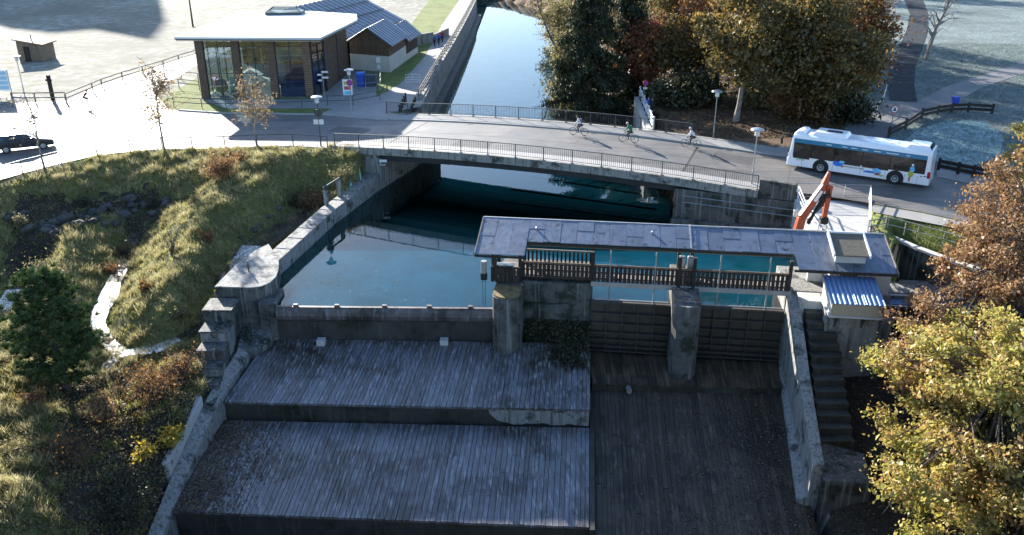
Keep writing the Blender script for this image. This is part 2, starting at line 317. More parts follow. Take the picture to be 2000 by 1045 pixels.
CHANNEL_PX = [(650, 368, 0.25, 1.2), (620, 390, 0.2, 1.3), (560, 440, 0.0, 1.9), (500, 480, -0.2, 2.0), (450, 540, -0.7, 1.1), (430, 575, -1.0, 0.7), (415, 605, -1.3, 0.9), (395, 633, -1.5, 0.5), (350, 662, -1.8, 0.55), (300, 683, -2.0, 0.9), (262, 686, -2.05, 0.6), (238, 691, -2.1, 0.8)]
BROOK_PX = [(60, 515, -0.7, 0.9), (30, 565, -1.1, 1.0), (8, 605, -1.5, 1.1), (-40, 640, -1.7, 1.2)]
def carve(X, Y, Z):
    for path, slope in ((STREAM_PX, 0.62), (CHANNEL_PX[1:], 1.15), (BROOK_PX, 0.8)):
        W = [(*at(x, y, z), w) for x, y, z, w in path]
        for a, b in zip(W[:-1], W[1:]):
            dx, dy = b[0] - a[0], b[1] - a[1]; t = np.clip(((X - a[0]) * dx + (Y - a[1]) * dy) / (dx * dx + dy * dy), 0, 1)
            d = np.hypot(X - a[0] - t * dx, Y - a[1] - t * dy) - (a[3] + (b[3] - a[3]) * t) / 2; zs = a[2] + (b[2] - a[2]) * t
            Z = np.where(d < 0.3, np.minimum(Z, zs - 0.2), np.minimum(Z, zs - 0.2 + (d - 0.3) * slope))
    return Z
def ground_z(X, Y):
    X = np.asarray(X, float); Y = np.asarray(Y, float)
    Z = np.full(X.shape, G - 0.03)
    up = Y > 74
    dl = interp(LBANK, Y) - 0.75 - X; dr = X - interp(RBANK, Y)
    canal = up & (dl < 0) & (dr < 0)
    Z = np.where(up & (dl < 0), np.clip(-1.2 + dr * 0.75 + 0.25 * rough(X * 1.5, Y * 1.5), -1.4, G - 0.03), Z)
    Z = np.where(up & (Y < 92) & (X > 13) & (dl < 0), np.clip(G - 0.03 - 0.0 * X, -3, G), Z)
    L = inpoly(X, Y, LEFT_ZONE); R = inpoly(X, Y, RIGHT_ZONE); Pz = inpoly(X, Y, POOL_ZONE) & ~L & ~R
    if L.any(): Z = np.where(L, carve(X, Y, np.minimum(TL(X, Y), G) + (0.13 * rough(X, Y) + 0.07 * rough(X * 3.1 + 5, Y * 3.1)) * np.clip((G - TL(X, Y)) * 1.2, 0, 1)), Z)
    if R.any(): Z = np.where(R, np.minimum(TR(X, Y), G) + 0.12 * rough(X, Y), Z)
    Z = np.where(Pz, np.where((Y > 49.3) & ((X > -15.1) | (Y > 54)) & (Y > 51.0 - 0.122 * np.maximum(X, 0) - 1.7 * (X < 0)), -1.0 - np.clip((Y - 60.5) * 0.3, 0, 2.2), -7.5), Z)
    return Z
# ------------------------------------------------------------------ ground
def groundmat(name, a, b, c, s1=0.35, s2=3.0, rough=0.95):
    m = bpy.data.materials.new(name); m.use_nodes = True; nt = m.node_tree; p = nt.nodes['Principled BSDF']
    g = nt.nodes.new('ShaderNodeNewGeometry'); pos = g.outputs['Position']
    col = ramp(nt, noise(nt, pos, s2, 8, 0.7), [(0.3, a), (0.5, b), (0.72, c)])
    col = mixc(nt, ramp(nt, noise(nt, pos, s1, 6, 0.65), [(0.42, (0, 0, 0)), (0.62, (0.8, 0.8, 0.8))]), col, sc_(b, 0.6))
    nt.links.new(col, p.inputs['Base Color']); p.inputs['Roughness'].default_value = rough; p.inputs['Specular IOR Level'].default_value = 0.25
    bp = nt.nodes.new('ShaderNodeBump'); bp.inputs['Strength'].default_value = 0.9; bp.inputs['Distance'].default_value = 0.15
    nt.links.new(noise(nt, pos, 4.0, 8, 0.75), bp.inputs['Height']); nt.links.new(bp.outputs[0], p.inputs['Normal'])
    MATS[name] = m; return m
g_bank = groundmat('bank_grass', (0.07, 0.075, 0.022), (0.15, 0.14, 0.045), (0.30, 0.26, 0.12))
g_field = groundmat('frosted_field', (0.13, 0.12, 0.07), (0.27, 0.255, 0.20), (0.52, 0.52, 0.49), 0.05, 0.6)
g_frost = groundmat('frosted_meadow', (0.07, 0.10, 0.08), (0.17, 0.21, 0.20), (0.38, 0.42, 0.42), 0.16, 2.6)
g_litter = groundmat('leaf_litter', (0.055, 0.035, 0.022), (0.14, 0.085, 0.05), (0.26, 0.17, 0.10), 0.3, 5.0)
g_green = groundmat('short_grass', (0.09, 0.12, 0.025), (0.17, 0.20, 0.05), (0.30, 0.31, 0.12), 0.25, 3.0)
g_soil = groundmat('dark_soil', (0.022, 0.018, 0.013), (0.05, 0.04, 0.03), (0.09, 0.075, 0.05), 0.4, 3.0)
nt = bed_m.node_tree; pb = nt.nodes['Principled BSDF']; src = pb.inputs['Base Color'].links[0].from_socket       # dimness of deep water and bridge shade painted into the bed by depth
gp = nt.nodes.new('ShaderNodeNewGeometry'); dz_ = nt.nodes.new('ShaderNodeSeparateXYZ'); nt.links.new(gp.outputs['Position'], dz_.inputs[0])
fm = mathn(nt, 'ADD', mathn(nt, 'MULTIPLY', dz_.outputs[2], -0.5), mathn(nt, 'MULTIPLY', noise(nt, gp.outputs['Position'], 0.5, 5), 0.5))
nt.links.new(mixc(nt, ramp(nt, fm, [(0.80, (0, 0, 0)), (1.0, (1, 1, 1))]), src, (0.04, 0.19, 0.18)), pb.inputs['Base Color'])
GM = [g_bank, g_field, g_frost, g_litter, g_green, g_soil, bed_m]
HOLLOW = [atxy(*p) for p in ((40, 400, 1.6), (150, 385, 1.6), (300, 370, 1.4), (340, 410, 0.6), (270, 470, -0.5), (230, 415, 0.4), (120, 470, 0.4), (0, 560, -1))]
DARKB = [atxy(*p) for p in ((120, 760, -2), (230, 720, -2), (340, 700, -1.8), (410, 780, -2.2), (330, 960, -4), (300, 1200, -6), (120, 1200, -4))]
def region(X, Y):
    r = np.zeros(X.shape, int)
    px = X; r[:] = 1
    r[(Y > 74) & (X > interp(RBANK, Y) + 0.3)] = 3
    r[(X > 22) & (X - 22 > (Y - 72) * 0.42 + 6) & (Y > 61)] = 2; r[(X > 22) & (Y <= 61)] = 4
    r[(Y > 122) & (X > 40)] = 2
    r[(X > -38) & (X < interp(LBANK, Y)) & (Y > 70) & ((Y < 111) | (X > -17))] = 4
    r[inpoly(X, Y, LEFT_ZONE)] = 0
    rz = inpoly(X, Y, RIGHT_ZONE); r[rz] = 5; r[rz & (Y > 52)] = 4
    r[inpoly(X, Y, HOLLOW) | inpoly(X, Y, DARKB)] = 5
    r[(Y > 49) & (Y < 260) & (X > interp(LBANK, Y)) & (X < interp(RBANK, Y) + 0.6) & (Y > 74)] = 6
    r[inpoly(X, Y, POOL_ZONE) & ~inpoly(X, Y, LEFT_ZONE) & ~rz & (Y > 47)] = 6
    return r
def grid_mesh(name, x0, x1, y0, y1, st, label=None):
    xs = np.arange(x0, x1 + st * 0.5, st); ys = np.arange(y0, y1 + st * 0.5, st); X, Y = np.meshgrid(xs, ys); Z = ground_z(X, Y)
    nx, ny = len(xs), len(ys); i = np.arange(nx * ny).reshape(ny, nx)
    F = np.stack([i[:-1, :-1], i[:-1, 1:], i[1:, 1:], i[1:, :-1]], -1).reshape(-1, 4)
    me = npmesh(name, np.stack([X, Y, Z], -1).reshape(-1, 3), F, GM, True)
    cx = (X[:-1, :-1] + X[1:, 1:]) / 2; cy = (Y[:-1, :-1] + Y[1:, 1:]) / 2
    jx = cx + RS.uniform(-0.5, 0.5, cx.shape); jy = cy + RS.uniform(-0.5, 0.5, cx.shape)
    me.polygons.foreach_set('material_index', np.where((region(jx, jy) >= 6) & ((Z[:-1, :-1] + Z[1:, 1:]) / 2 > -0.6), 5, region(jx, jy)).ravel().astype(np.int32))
    return struct(link(name, me))
grid_mesh('ground', -60, 60, 14, 100, 0.5)
grid_mesh('meadow', -140, 140, 100, 260, 1.0)
mb = MB()
for x0, x1, y0, y1 in ((-2500, -140, -1500, 2500), (140, 2500, -1500, 2500), (-140, 140, 260, 2500), (-140, 140, -1500, 14), (-140, -60, 14, 100), (60, 140, 14, 100)):
    mb.add([(x0, y0, G - 0.05), (x1, y0, G - 0.05), (x1, y1, G - 0.05), (x0, y1, G - 0.05)], [(0, 1, 2, 3)])
struct(mb.build('countryside', g_field))
# wooded ridge beyond the field: it stands up-sun, outside the frame, and shades the far corner of the field
mb = MB(); n = 40; pts = []
for k in range(n + 1):
    a = k / n; x = -420 + 275 * a; h = 78 * min(1, a * 5 + 0.1, (1 - a) * 12 + 0.05) * (0.94 + 0.06 * math.sin(a * 23)) + 2.5 * math.sin(k * 2.3)
    pts.append((x, h))
for k in range(n):
    (xa, ha), (xb, hb) = pts[k], pts[k + 1]; y = 330
    mb.add([(xa, y - 30, G - 1), (xb, y - 30, G - 1), (xb, y, G + hb), (xa, y, G + ha), (xb, y + 70, G - 1), (xa, y + 70, G - 1)], [(0, 1, 2, 3), (3, 2, 4, 5)])
struct(mb.build('hill', mat('wooded_hill', (0.05, 0.055, 0.03), 0.95, 0.4, 0.1, bump=0.5), smooth=True))

# ------------------------------------------------------------------ roads, pavements, paths
def px_sheet(name, pts, z, m):
    return struct(MB().sheet([atxy(x, y, z) for x, y in pts], z).build(name, m))
px_sheet('plaza', FENCE_PX[::-1] + [(700, 290), (757, 250), (757, 236), (640, 225), (440, 222), (330, 214), (300, 180), (400, 118), (480, 85), (470, 72), (380, 105), (190, 168), (130, 197), (0, 203), (-160, 200)], G + 0.004, asphalt)
px_sheet('road', [(1440, 372), (1545, 374), (1620, 384), (1700, 397), (1800, 414), (1900, 436), (2100, 485), (2100, 405), (1960, 374), (1830, 346), (1700, 322), (1640, 300), (1540, 313), (1480, 303), (1400, 290)], G + 0.004, asphalt)
px_sheet('side_road', [(1660, 258), (1733, 195), (1791, 197), (1850, 168), (2000, 120), (2080, 98), (2080, 118), (2000, 143), (1913, 173), (1856, 209), (1806, 221), (1733, 263), (1700, 318), (1640, 300)], G + 0.008, mat('worn_asphalt', (0.17, 0.165, 0.165), 0.8, 0.2, 0.5, bump=0.2, fine=20))
px_sheet('uphill_path', [(1738, 197), (1733, 165), (1738, 130), (1756, 92), (1772, 55), (1777, 28), (1768, 4), (1752, -18), (1730, -40), (1762, -42), (1785, -20), (1803, 2), (1813, 28), (1812, 60), (1801, 95), (1788, 132), (1786, 165), (1792, 200)], G + 0.012, asphalt_dark)
px_sheet('towpath', [(757, 221), (822, 208), (850, 150), (930, 0), (960, -60), (930, -60), (897, 0), (862, 50), (830, 110), (780, 165), (735, 190), (640, 212)], G + 0.004, paving)
px_sheet('forecourt', [(640, 212), (440, 212), (395, 195), (620, 193), (690, 135), (735, 160), (735, 190)], G + 0.006, paving)
px_sheet('pond', [(1752, 287), (1792, 252), (1850, 235), (1925, 236), (1962, 268), (1952, 306), (1895, 326), (1832, 316), (1778, 302)], G + 0.006, mat('frosted_pond', (0.07, 0.17, 0.18), 0.45, 0.35, 0.8, patch=(0.20, 0.30, 0.31), pthr=0.53, pscale=0.9, fine=9, bump=0.3))
def strip(name, m, t0, t1, s0, s1, dz, thick=0.0, n=30):      # a band along the bridge that follows its camber
    mb = MB(); ss = [s0 + (s1 - s0) * k / n for k in range(n + 1)]
    for a, b in zip(ss[:-1], ss[1:]):
        za, zb = deck_z(a) + dz, deck_z(b) + dz
        if thick: mb.hexa([bridge(a, t0, za - thick), bridge(b, t0, zb - thick), bridge(b, t1, zb - thick), bridge(a, t1, za - thick), bridge(a, t0, za), bridge(b, t0, zb), bridge(b, t1, zb), bridge(a, t1, za)])
        else: mb.add([bridge(a, t0, za), bridge(b, t0, zb), bridge(b, t1, zb), bridge(a, t1, za)], [(0, 1, 2, 3)])
    return mb.build(name, m)
struct(strip('carriageway', asphalt, 1.9, 10.3, -22, 21.5, 0.014))
struct(strip('pavement_far', paving, 10.52, 12.55, -24, 23, 0.13, 0.2))
struct(strip('kerb_far', kerbstone, 10.3, 10.5, -24, 23, 0.125, 0.2))
struct(strip('pavement_near', mat('bridge_walk', (0.40, 0.38, 0.355), 0.7, 0.1, 0.6), 0.25, 1.9, -16.8, 19.6, 0.05, 0.15))
joint_m = mat('joint_tar', (0.035, 0.033, 0.032), 0.7, 0.2, 3, bump=0.1); patch_m = mat('repair_asphalt', (0.085, 0.082, 0.08), 0.7, 0.2, 1.0, fine=30)
def deck_patch(name, m, s0, s1, t0, t1, dz=0.02):
    n = max(1, int((s1 - s0) / 2)); mb = MB()
    for k in range(n):
        a, b = s0 + (s1 - s0) * k / n, s0 + (s1 - s0) * (k + 1) / n; mb.add([bridge(a, t0, deck_z(a) + dz), bridge(b, t0, deck_z(b) + dz), bridge(b, t1, deck_z(b) + dz), bridge(a, t1, deck_z(a) + dz)], [(0, 1, 2, 3)])
    struct(mb.build(name, m))
for s in (-12.3, 13.5): deck_patch('expansion_joint', joint_m, s, s + 0.16, 1.92, 10.28)
deck_patch('centre_seam', joint_m, -12, 13.4, 6.0, 6.06); deck_patch('repair_patch', patch_m, -6.5, -3.2, 2.4, 4.2); deck_patch('repair_patch', patch_m, 15.2, 18.4, 6.6, 8.8); deck_patch('repair_patch', patch_m, -20.0, -16.4, 4.5, 6.6, 0.022)
for s in (-8.0, 4.0, 16.0): deck_patch('drain_grate', joint_m, s, s + 0.5, 9.75, 10.2, 0.024)
mb = MB()
pts = [(757, 236), (700, 231), (640, 225), (540, 223), (440, 222), (350, 216)]
for a, b in zip(pts[:-1], pts[1:]):
    p, q = at(*a, G), at(*b, G); d = (q - p).normalized(); nn = Vector((-d.y, d.x, 0)) * 0.12
    mb.hexa([p - nn, q - nn, q + nn, p + nn, p - nn + Vector((0, 0, 0.12)), q - nn + Vector((0, 0, 0.12)), q + nn + Vector((0, 0, 0.12)), p + nn + Vector((0, 0, 0.12))])
struct(mb.build('kerb_forecourt', kerbstone))
px_sheet('verge_pavement', [(1700, 399), (1800, 416), (1900, 438), (2000, 462), (2000, 478), (1880, 448), (1760, 425), (1705, 414)], G + 0.01, paving)
px_sheet('pavement_bus_side', [(1830, 329), (1960, 358), (2080, 385), (2080, 400), (1960, 373), (1830, 345)], G + 0.012, paving)

# ------------------------------------------------------------------ water
wp = [(-15.6, 49.05), (-1.0, 48.75), gate(4.5, 0.15)[:2], gate(17.2, 0.15)[:2], gate(23.6, 2.0)[:2], gate(23.6, 9)[:2], (22.6, 63.2), (14.5, 64.5), (15.5, 78), (15, 93), (16, 100), (12, 108), (11, 140), (9, 170), (7, 200), (-5, 235), (-45, 262), (-62, 236), (-14.4, 210), (-7.8, 180), (-8.6, 145), (-9.4, 115), (-10.2, 92.7), (-11.6, 75), (-14.3, 64), (-16.2, 54.5)]
struct(MB().sheet(wp, 0.0).build('water', water_m))
def ribbon(name, pts, m):
    mb = MB(); W = [at(x, y, z) for x, y, z, w in pts]
    for i in range(len(pts) - 1):
        a, b = W[i], W[i + 1]; d = (b - a); d.z = 0; d.normalize(); nn = Vector((-d.y, d.x, 0)); wa, wb = pts[i][3] / 2 + 0.1, pts[i + 1][3] / 2 + 0.1
        mb.add([a - nn * wa, b - nn * wb, b + nn * wb, a + nn * wa], [(0, 1, 2, 3)])
    return struct(mb.build(name, m))
ribbon('stream', STREAM_PX, stream_m); ribbon('side_channel', CHANNEL_PX, channel_m); ribbon('brook', BROOK_PX, stream_m)
# ------------------------------------------------------------------ left pool wall, big pier, steps, wing wall
def offs(poly, d):                                       # shift a plan polyline to its left-hand side
    out = []
    for i, p in enumerate(poly):
        a = Vector(poly[max(i - 1, 0)]); b = Vector(poly[min(i + 1, len(poly) - 1)]); t = (b - a).normalized(); out.append((p[0] + t.y * d, p[1] - t.x * d))
    return out
W = thing('pool_wall', 'long sloping grey concrete wall along the left side of the pool', 'wall', (-14, 63, -3))
outer = offs(WALL_IN, 1.25)
segs = 6; ins = []; ous = []
for i in range(2):
    for k in range(4 if i == 0 else 5):
        a = k / (4 if i == 0 else 5); ins.append(tuple(Vector(WALL_IN[i]).lerp(Vector(WALL_IN[i + 1]), a))); ous.append(tuple(Vector(outer[i]).lerp(Vector(outer[i + 1]), a)))
ins.append(WALL_IN[2]); ous.append(outer[2])
for k in range(len(ins) - 1):
    a, b, c, d = Vector(ins[k]), Vector(ins[k + 1]), Vector(ous[k + 1]), Vector(ous[k]); g = (b - a).normalized() * 0.012
    zt = 1.22 + 0.18 * (k < 2) - 0.02 * k
    MB().prism([tuple(a + g), tuple(b - g), tuple(c - g), tuple(d + g)], -3, zt).build('wall_panel', concrete, W, bevel=0.05)
MB().prism([ins[0], ous[0], (-14.2, 75.6), (-11.4, 75.2)], -3, 1.75).build('wall_panel', concrete, W, bevel=0.05)
pier_px = [(545, 509), (545, 526), (540, 542), (528, 554), (512, 561), (491, 564), (455, 563), (419, 562), (440, 540), (466, 514), (500, 490), (525, 478)]
BP = thing('round_nosed_pier', 'large stained concrete pier with rounded nose at left end of weir', 'pier', (-17, 51.5, -3))
pp = [atxy(x, y, 1.05) for x, y in pier_px]
MB().prism(pp, -3.2, 1.05).build('pier_body', concrete_dark, BP, smooth=True, bevel=0.04)
MB().prism([(a * 1.0, b) for a, b in offs(pp, 0.0)], 1.054, 1.13).build('capping', concrete, BP, bevel=0.03)
o = at(486, 530, 1.13); MB().tube([o, o + Vector((0, 0, 0.75))], 0.045).build('post', rail_steel, BP)
nose = thing('pier_foot', 'light concrete foot curving round the base of the big left pier', 'pier foot', (-16, 48.6, -4))
MB().prism([(-17.4, 50.2), (-15.35, 50.2), (-15.1, 49.2), (-15.3, 48.1), (-15.9, 47.3), (-17.1, 47.1)], -4.5, [-1.2, -1.1, -1.5, -2.0, -2.2, -1.9]).build('foot_block', concrete_dark, nose, bevel=0.12)
ST = thing('buttress_stairs', 'stepped concrete blocks going down beside the round nosed pier', 'steps', (-18, 45.8, -3.4))
ys = [49.4, 47.7, 46.4, 45.3, 44.4, 43.5, 42.4]; zs = [0.35, -0.45, -1.15, -1.8, -2.4, -3.0]
for k in range(6):
    xr = -17.25 + 0.02 * k; xl = xr - 1.75 + 0.1 * k
    y1, y0 = ys[k], ys[k + 1] - 0.35
    MB().box(xl, xr, y0 + 0.36, y1, -5.4, zs[k]).build('step_block', concrete if k % 2 else concrete_dark, ST, bevel=0.04)
    MB().box(xl - 0.06, xr + 0.05, y0 + 0.28, y1 - 0.002, zs[k] + 0.002, zs[k] + 0.12).build('step_slab', concrete_dark, ST, bevel=0.03)
WW = thing('wing_wall', 'low sloping concrete wing wall along left edge of spillway', 'wall', (-16.8, 38, -6))
zz = [-2.25, -3.15, -4.35, -5.8, -7.8]
wo = offs(WING, 0.6)
for k in range(len(WING) - 1):
    a, b, c, d = WING[k], WING[k + 1], wo[k + 1], wo[k]
    MB().prism([a, b, c, d], -9, [zz[k], zz[k + 1], zz[k + 1] + 0.45, zz[k] + 0.45]).build('coping', concrete, WW, bevel=0.06)
RW = thing('retaining_wall', 'short beige concrete retaining wall below the bushes, beside the wing wall', 'wall', (-17.6, 40, -5))
p0, p1 = (-17.66, 42.3), (-18.15, 37.8)
MB().prism([p0, p1, (p1[0] - 0.4, p1[1]), (p0[0] - 0.4, p0[1])], -8, [-2.3, -3.65, -3.65, -2.3]).build('wall_face', concrete_pale, RW, bevel=0.04)
SF = thing('wall_hoist', 'two grey posts with crossbar standing on the pool wall', 'hoist', (-14.5, 66.0, 1.3))
for dx, dy in ((-14.75, 65.2), (-14.1, 67.3)):
    MB().box(dx - 0.17, dx + 0.17, dy - 0.17, dy + 0.17, 1.2, 2.55).build('post', concrete, SF, bevel=0.03)
MB().tube([(-14.85, 64.9, 2.62), (-14.05, 67.5, 2.62)], 0.09).build('crossbar', rail_steel, SF)
MB().tube([(-14.6, 65.0, 2.45), (-14.6, 64.7, 2.85)], 0.14, 8).build('winch', rail_steel, SF)

# ------------------------------------------------------------------ weir: flap gate and the aprons of the spillway
FG = thing('flap_gate', 'long rusty steel flap gate holding the pool at the left weir', 'flap gate', (-8, 48.8, -1.5))
def fl(x, z, dy=0.0): return (x, 48.97 - 0.0215 * (x + 14.8) + dy, z)
x0, x1 = -14.86, -1.2
prof = [(0.0, 0.06), (-0.10, 0.04), (-0.20, -0.2), (-0.26, -0.45), (-0.22, -0.7), (-0.1, -0.86), (0.12, -0.86), (0.12, 0.06)]
n = 9
for k in range(n):
    a = x0 + (x1 - x0) * k / n; b = x0 + (x1 - x0) * (k + 1) / n
    mb = MB(); vs = [fl(a + 0.006, z, d) for d, z in prof] + [fl(b - 0.006, z, d) for d, z in prof]; m = len(prof)
    mb.add(vs, [tuple(range(m)), tuple(range(m, 2 * m))[::-1]] + [(i, (i + 1) % m, m + (i + 1) % m, m + i) for i in range(m)])
    mb.build('skin_panel', rust_steel, FG)
MB().hexa([fl(x0, 0.062, -0.12), fl(x1, 0.062, -0.12), fl(x1, 0.062, 0.1), fl(x0, 0.062, 0.1), fl(x0, 0.11, -0.12), fl(x1, 0.11, -0.12), fl(x1, 0.11, 0.1), fl(x0, 0.11, 0.1)]).build('edge_beam', rust_steel, FG)
for x in (-13.6, -11.0, -8.0, -5.2, -2.6):
    c = fl(x, 0.16); MB().box(c[0] - 0.14, c[0] + 0.14, c[1] - 0.1, c[1] + 0.1, 0.1, 0.26).build('splitter', rust_steel, FG)
MB().prism([(-16.0, 50.2), (-15.25, 51.4), (-14.85, 51.2), (-14.88, 48.85), (-15.3, 48.75), (-16.0, 49.0)], -3, 0.3).build('side_cheek', concrete_dark, FG, bevel=0.08)
SW = thing('spillway', 'stepped spillway of wet timber planks below the flap gate', 'spillway', (-6, 41, -7))
MB().prism([(-15.6, 49.35), (0.0, 49.1), (0.0, 48.75), (-15.6, 49.0)], -3.5, -0.95).build('sill', concrete_wet, SW)
A1 = dict(tl=(-15.6, 49.0), tr=(4.95, 48.3), bl=(-16.85, 43.22), br=(4.5, 42.4), zt=-2.2, zb=-3.3)
A2 = dict(tl=(-17.0, 43.05), tr=(4.48, 42.25), bl=(-17.6, 36.1), br=(3.9, 34.84), zt=-4.45, zb=-5.4)
def apron(A, nn, m, parent, seed, thick=0.14):
    R = random.Random(seed); f = [0.0]
    while len(f) < nn + 1: f.append(f[-1] + R.uniform(0.7, 1.3))
    f = [v / f[-1] for v in f]
    for k in range(nn):
        a, b = f[k] + 0.0006, f[k + 1] - 0.0006; dz = R.uniform(-0.014, 0.014); e = R.uniform(-0.05, 0.05)
        def pt(u, e_, top):
            p = Vector(A['tl']).lerp(Vector(A['tr']), u); q = Vector(A['bl']).lerp(Vector(A['br']), u); r = p.lerp(q, 0 if not e_ else 1); return (r.x, r.y - (e * 0.5 if e_ else 0), (A['zb'] if e_ else A['zt']) + dz)
        c = [Vector(q) for q in (pt(a, 1, 1), pt(b, 1, 1), pt(b, 0, 1), pt(a, 0, 1))]; cut = R.uniform(0.25, 0.75)
        for f0, f1 in ((0.0, cut - 0.0012), (cut + 0.0012, 1.0)):
            dd = Vector((0, 0, R.uniform(-0.007, 0.007))); top = [tuple(v + dd) for v in (c[0].lerp(c[3], f0), c[1].lerp(c[2], f0), c[1].lerp(c[2], f1), c[0].lerp(c[3], f1))]
            MB().hexa([(x, y, z - thick) for x, y, z in top] + top).build('plank', m, parent)
def under(A, parent, m, z0, name):
    MB().prism([A['bl'], A['br'], A['tr'], A['tl']], z0, [A['zb'] - 0.16, A['zb'] - 0.16, A['zt'] - 0.16, A['zt'] - 0.16]).build(name, m, parent)
ap = thing('upper_apron', 'upper timber plank apron of the spillway just below the flap gate', 'apron', (-6, 44, -3.4))
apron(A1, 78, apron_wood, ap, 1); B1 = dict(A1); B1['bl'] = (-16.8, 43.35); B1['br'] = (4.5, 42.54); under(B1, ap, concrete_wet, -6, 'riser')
ap2 = thing('lower_apron', 'lower timber plank apron of the spillway nearest to the viewer', 'apron', (-6, 37, -5.4))
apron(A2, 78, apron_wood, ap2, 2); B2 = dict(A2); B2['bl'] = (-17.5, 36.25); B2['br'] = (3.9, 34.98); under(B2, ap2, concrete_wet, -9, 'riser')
# bare plaster patch on the upper riser
mb = MB(); R = random.Random(4); P0 = Vector((-1.35, 42.74)); P1 = Vector((4.45, 42.54)); tp = []; bt = []
for k in range(25):
    q = P0.lerp(P1, k / 24); e = math.sin(min(1, k / 4) * math.pi / 2)
    tp.append((q.x, q.y - 0.07, -3.48)); bt.append((q.x, q.y - 0.07, -3.48 - (0.93 + R.uniform(-0.1, 0.08)) * (0.25 + 0.75 * e)))
for k in range(24):
    mb.add([tp[k], tp[k + 1], bt[k + 1], bt[k]] + [(p[0], p[1] + 0.06, p[2]) for p in (tp[k], tp[k + 1], bt[k + 1], bt[k])], [(0, 3, 2, 1), (3, 7, 6, 2), (0, 1, 5, 4), (0, 4, 7, 3), (1, 2, 6, 5)])
mb.build('plaster_patch', concrete, ap)
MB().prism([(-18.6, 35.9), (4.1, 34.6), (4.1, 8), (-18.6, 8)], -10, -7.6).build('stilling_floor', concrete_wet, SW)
for x in (-12.1, -4.3):
    MB().box(x - 0.26, x + 0.26, 48.2, 48.7, -2.35, -1.95).build('concrete_pad', concrete_pale, SW, bevel=0.02)
# gate sill and deep chute
GS = thing('gate_sill', 'brown timber sill platform at the foot of the two sluice gates', 'sill', (10, 46, -3))
S1 = dict(tl=gate(4.9, 0.1)[:2], tr=gate(17.0, 0.1)[:2], bl=(4.9, 45.6), br=(16.35, 45.05), zt=-3.38, zb=-3.45)
apron(S1, 40, mat('sill_plank', (0.12, 0.082, 0.05), 0.55, 0.35, 0.6, streak=(0.24, 0.17, 0.11), sdir=(5, 0.25, 5), sthr=0.58, rand=0.5, bump=0.25, patch=(0.05, 0.042, 0.03), pthr=0.52), GS, 5); under(S1, GS, concrete_wet, -6, 'riser')
CH = thing('chute', 'deep dark timber chute running down from the sluice gates, strewn with leaves', 'chute', (10, 38, -7))
S2 = dict(tl=(4.75, 45.68), tr=(16.4, 45.1), bl=(3.75, 30.5), br=(15.2, 30.5), zt=-3.95, zb=-6.75)
apron(S2, 44, chute_wood, CH, 6); under(S2, CH, concrete_wet, -9, 'chute_base')
pc = Vector((7.1, 45.42, -3.72)); MB().lathe([(0.17, -0.4), (0.17, 0.12), (0.14, 0.12), (0.14, -0.35)], 12, tuple(pc), 'y').build('drain_pipe', grey_steel, CH)
# right wall of the chute
CWl = thing('chute_wall', 'tall pale concrete wall along the right side of the chute', 'wall', (16.3, 42, -7))
L0, L1, L2 = Vector(gate(17.05, 0.2)[:2]), Vector((16.2, 42.2)), Vector((15.45, 36.7))
wv = Vector((0.62, 0.05)); z0_, z1_, z2_ = 1.42, -1.1, -3.0
for a, b, za, zb in ((L0, L0.lerp(L1, 0.5), z0_, 0.35), (L0.lerp(L1, 0.5), L1, 0.35, z1_), (L1, L2, z1_, z2_)):
    MB().prism([tuple(a), tuple(b), tuple(b + wv), tuple(a + wv)], -8, [za, zb, zb, za]).build('wall_panel', concrete, CWl, bevel=0.03)
fo = [tuple(L0 + Vector((-0.3, -1.2))), tuple(L1 + Vector((-0.35, 0))), tuple(L2 + Vector((-0.45, 0.2))), tuple(L2), tuple(L1), tuple(L0 + Vector((0, -1.2)))]
MB().prism(fo, -8, [-3.2, -4.2, -5.3, -5.0, -3.9, -2.8]).build('foot', concrete, CWl, bevel=0.03)
MB().prism([(3.9, 34.7), (4.49, 42.2), (4.76, 42.2), (4.17, 34.7)], -9, [-5.44, -4.49, -4.49, -5.44]).build('dividing_kerb', concrete_wet, CH)

RK = thing('submerged_rack', 'pale bars of a screen lying under water near right end of the bridge', 'screen', at(1180, 380, -0.8))
rk = mat('rack_bar', (0.55, 0.55, 0.42), 0.8, 0.1, 2)
for row, (pa, pb, nb) in enumerate((((1050, 338), (1285, 375), 9), ((1010, 362), (1290, 400), 10), ((990, 385), (1300, 424), 10))):
    a, b = at(*pa, -0.55), at(*pb, -0.55); d = (b - a).normalized(); nn = Vector((-d.y, d.x, 0))
    for k in range(nb):
        p = a.lerp(b, (k + 0.5) / nb); q = p - nn * 1.25 + d * -0.5; MB().tube([p, q], 0.035, 4).build('bar', rk, RK)
    MB().tube([a - nn * 1.3, b - nn * 1.3], 0.08, 5).build('beam', concrete_wet, RK)
# ------------------------------------------------------------------ gatehouse: piers, gates, covered walkway
def gpoly(pts): return [gate(u, v)[:2] for u, v in pts]
def nose(u0, u1, vb, vf, n=7):                           # pier plan with a rounded downstream nose
    c = (u0 + u1) / 2; r = (u1 - u0) / 2; pts = [(u1, vb)]
    for k in range(n + 1):
        a = -math.pi * k / n; pts.append((c + r * math.cos(a), vf + r * 0.85 + r * 0.85 * math.sin(a)))
    return pts + [(u0, vb)]
lp = thing('gate_pier', 'left gate pier, rounded, with brown moss on its top', 'pier', gate(0, -1, -4), group='piers of the gatehouse')
MB().prism(gpoly(nose(-0.95, 0.8, 3.6, -2.85, 12)), -5, 1.35).build('shaft', concrete_dark, lp, smooth=True)
MB().prism(gpoly(nose(-0.9, 0.75, -0.9, -2.75, 12)), 1.352, 1.44).build('moss_cap', mat('dry_moss', (0.20, 0.14, 0.06), 0.95, 0.5, 4, bump=0.9), lp)
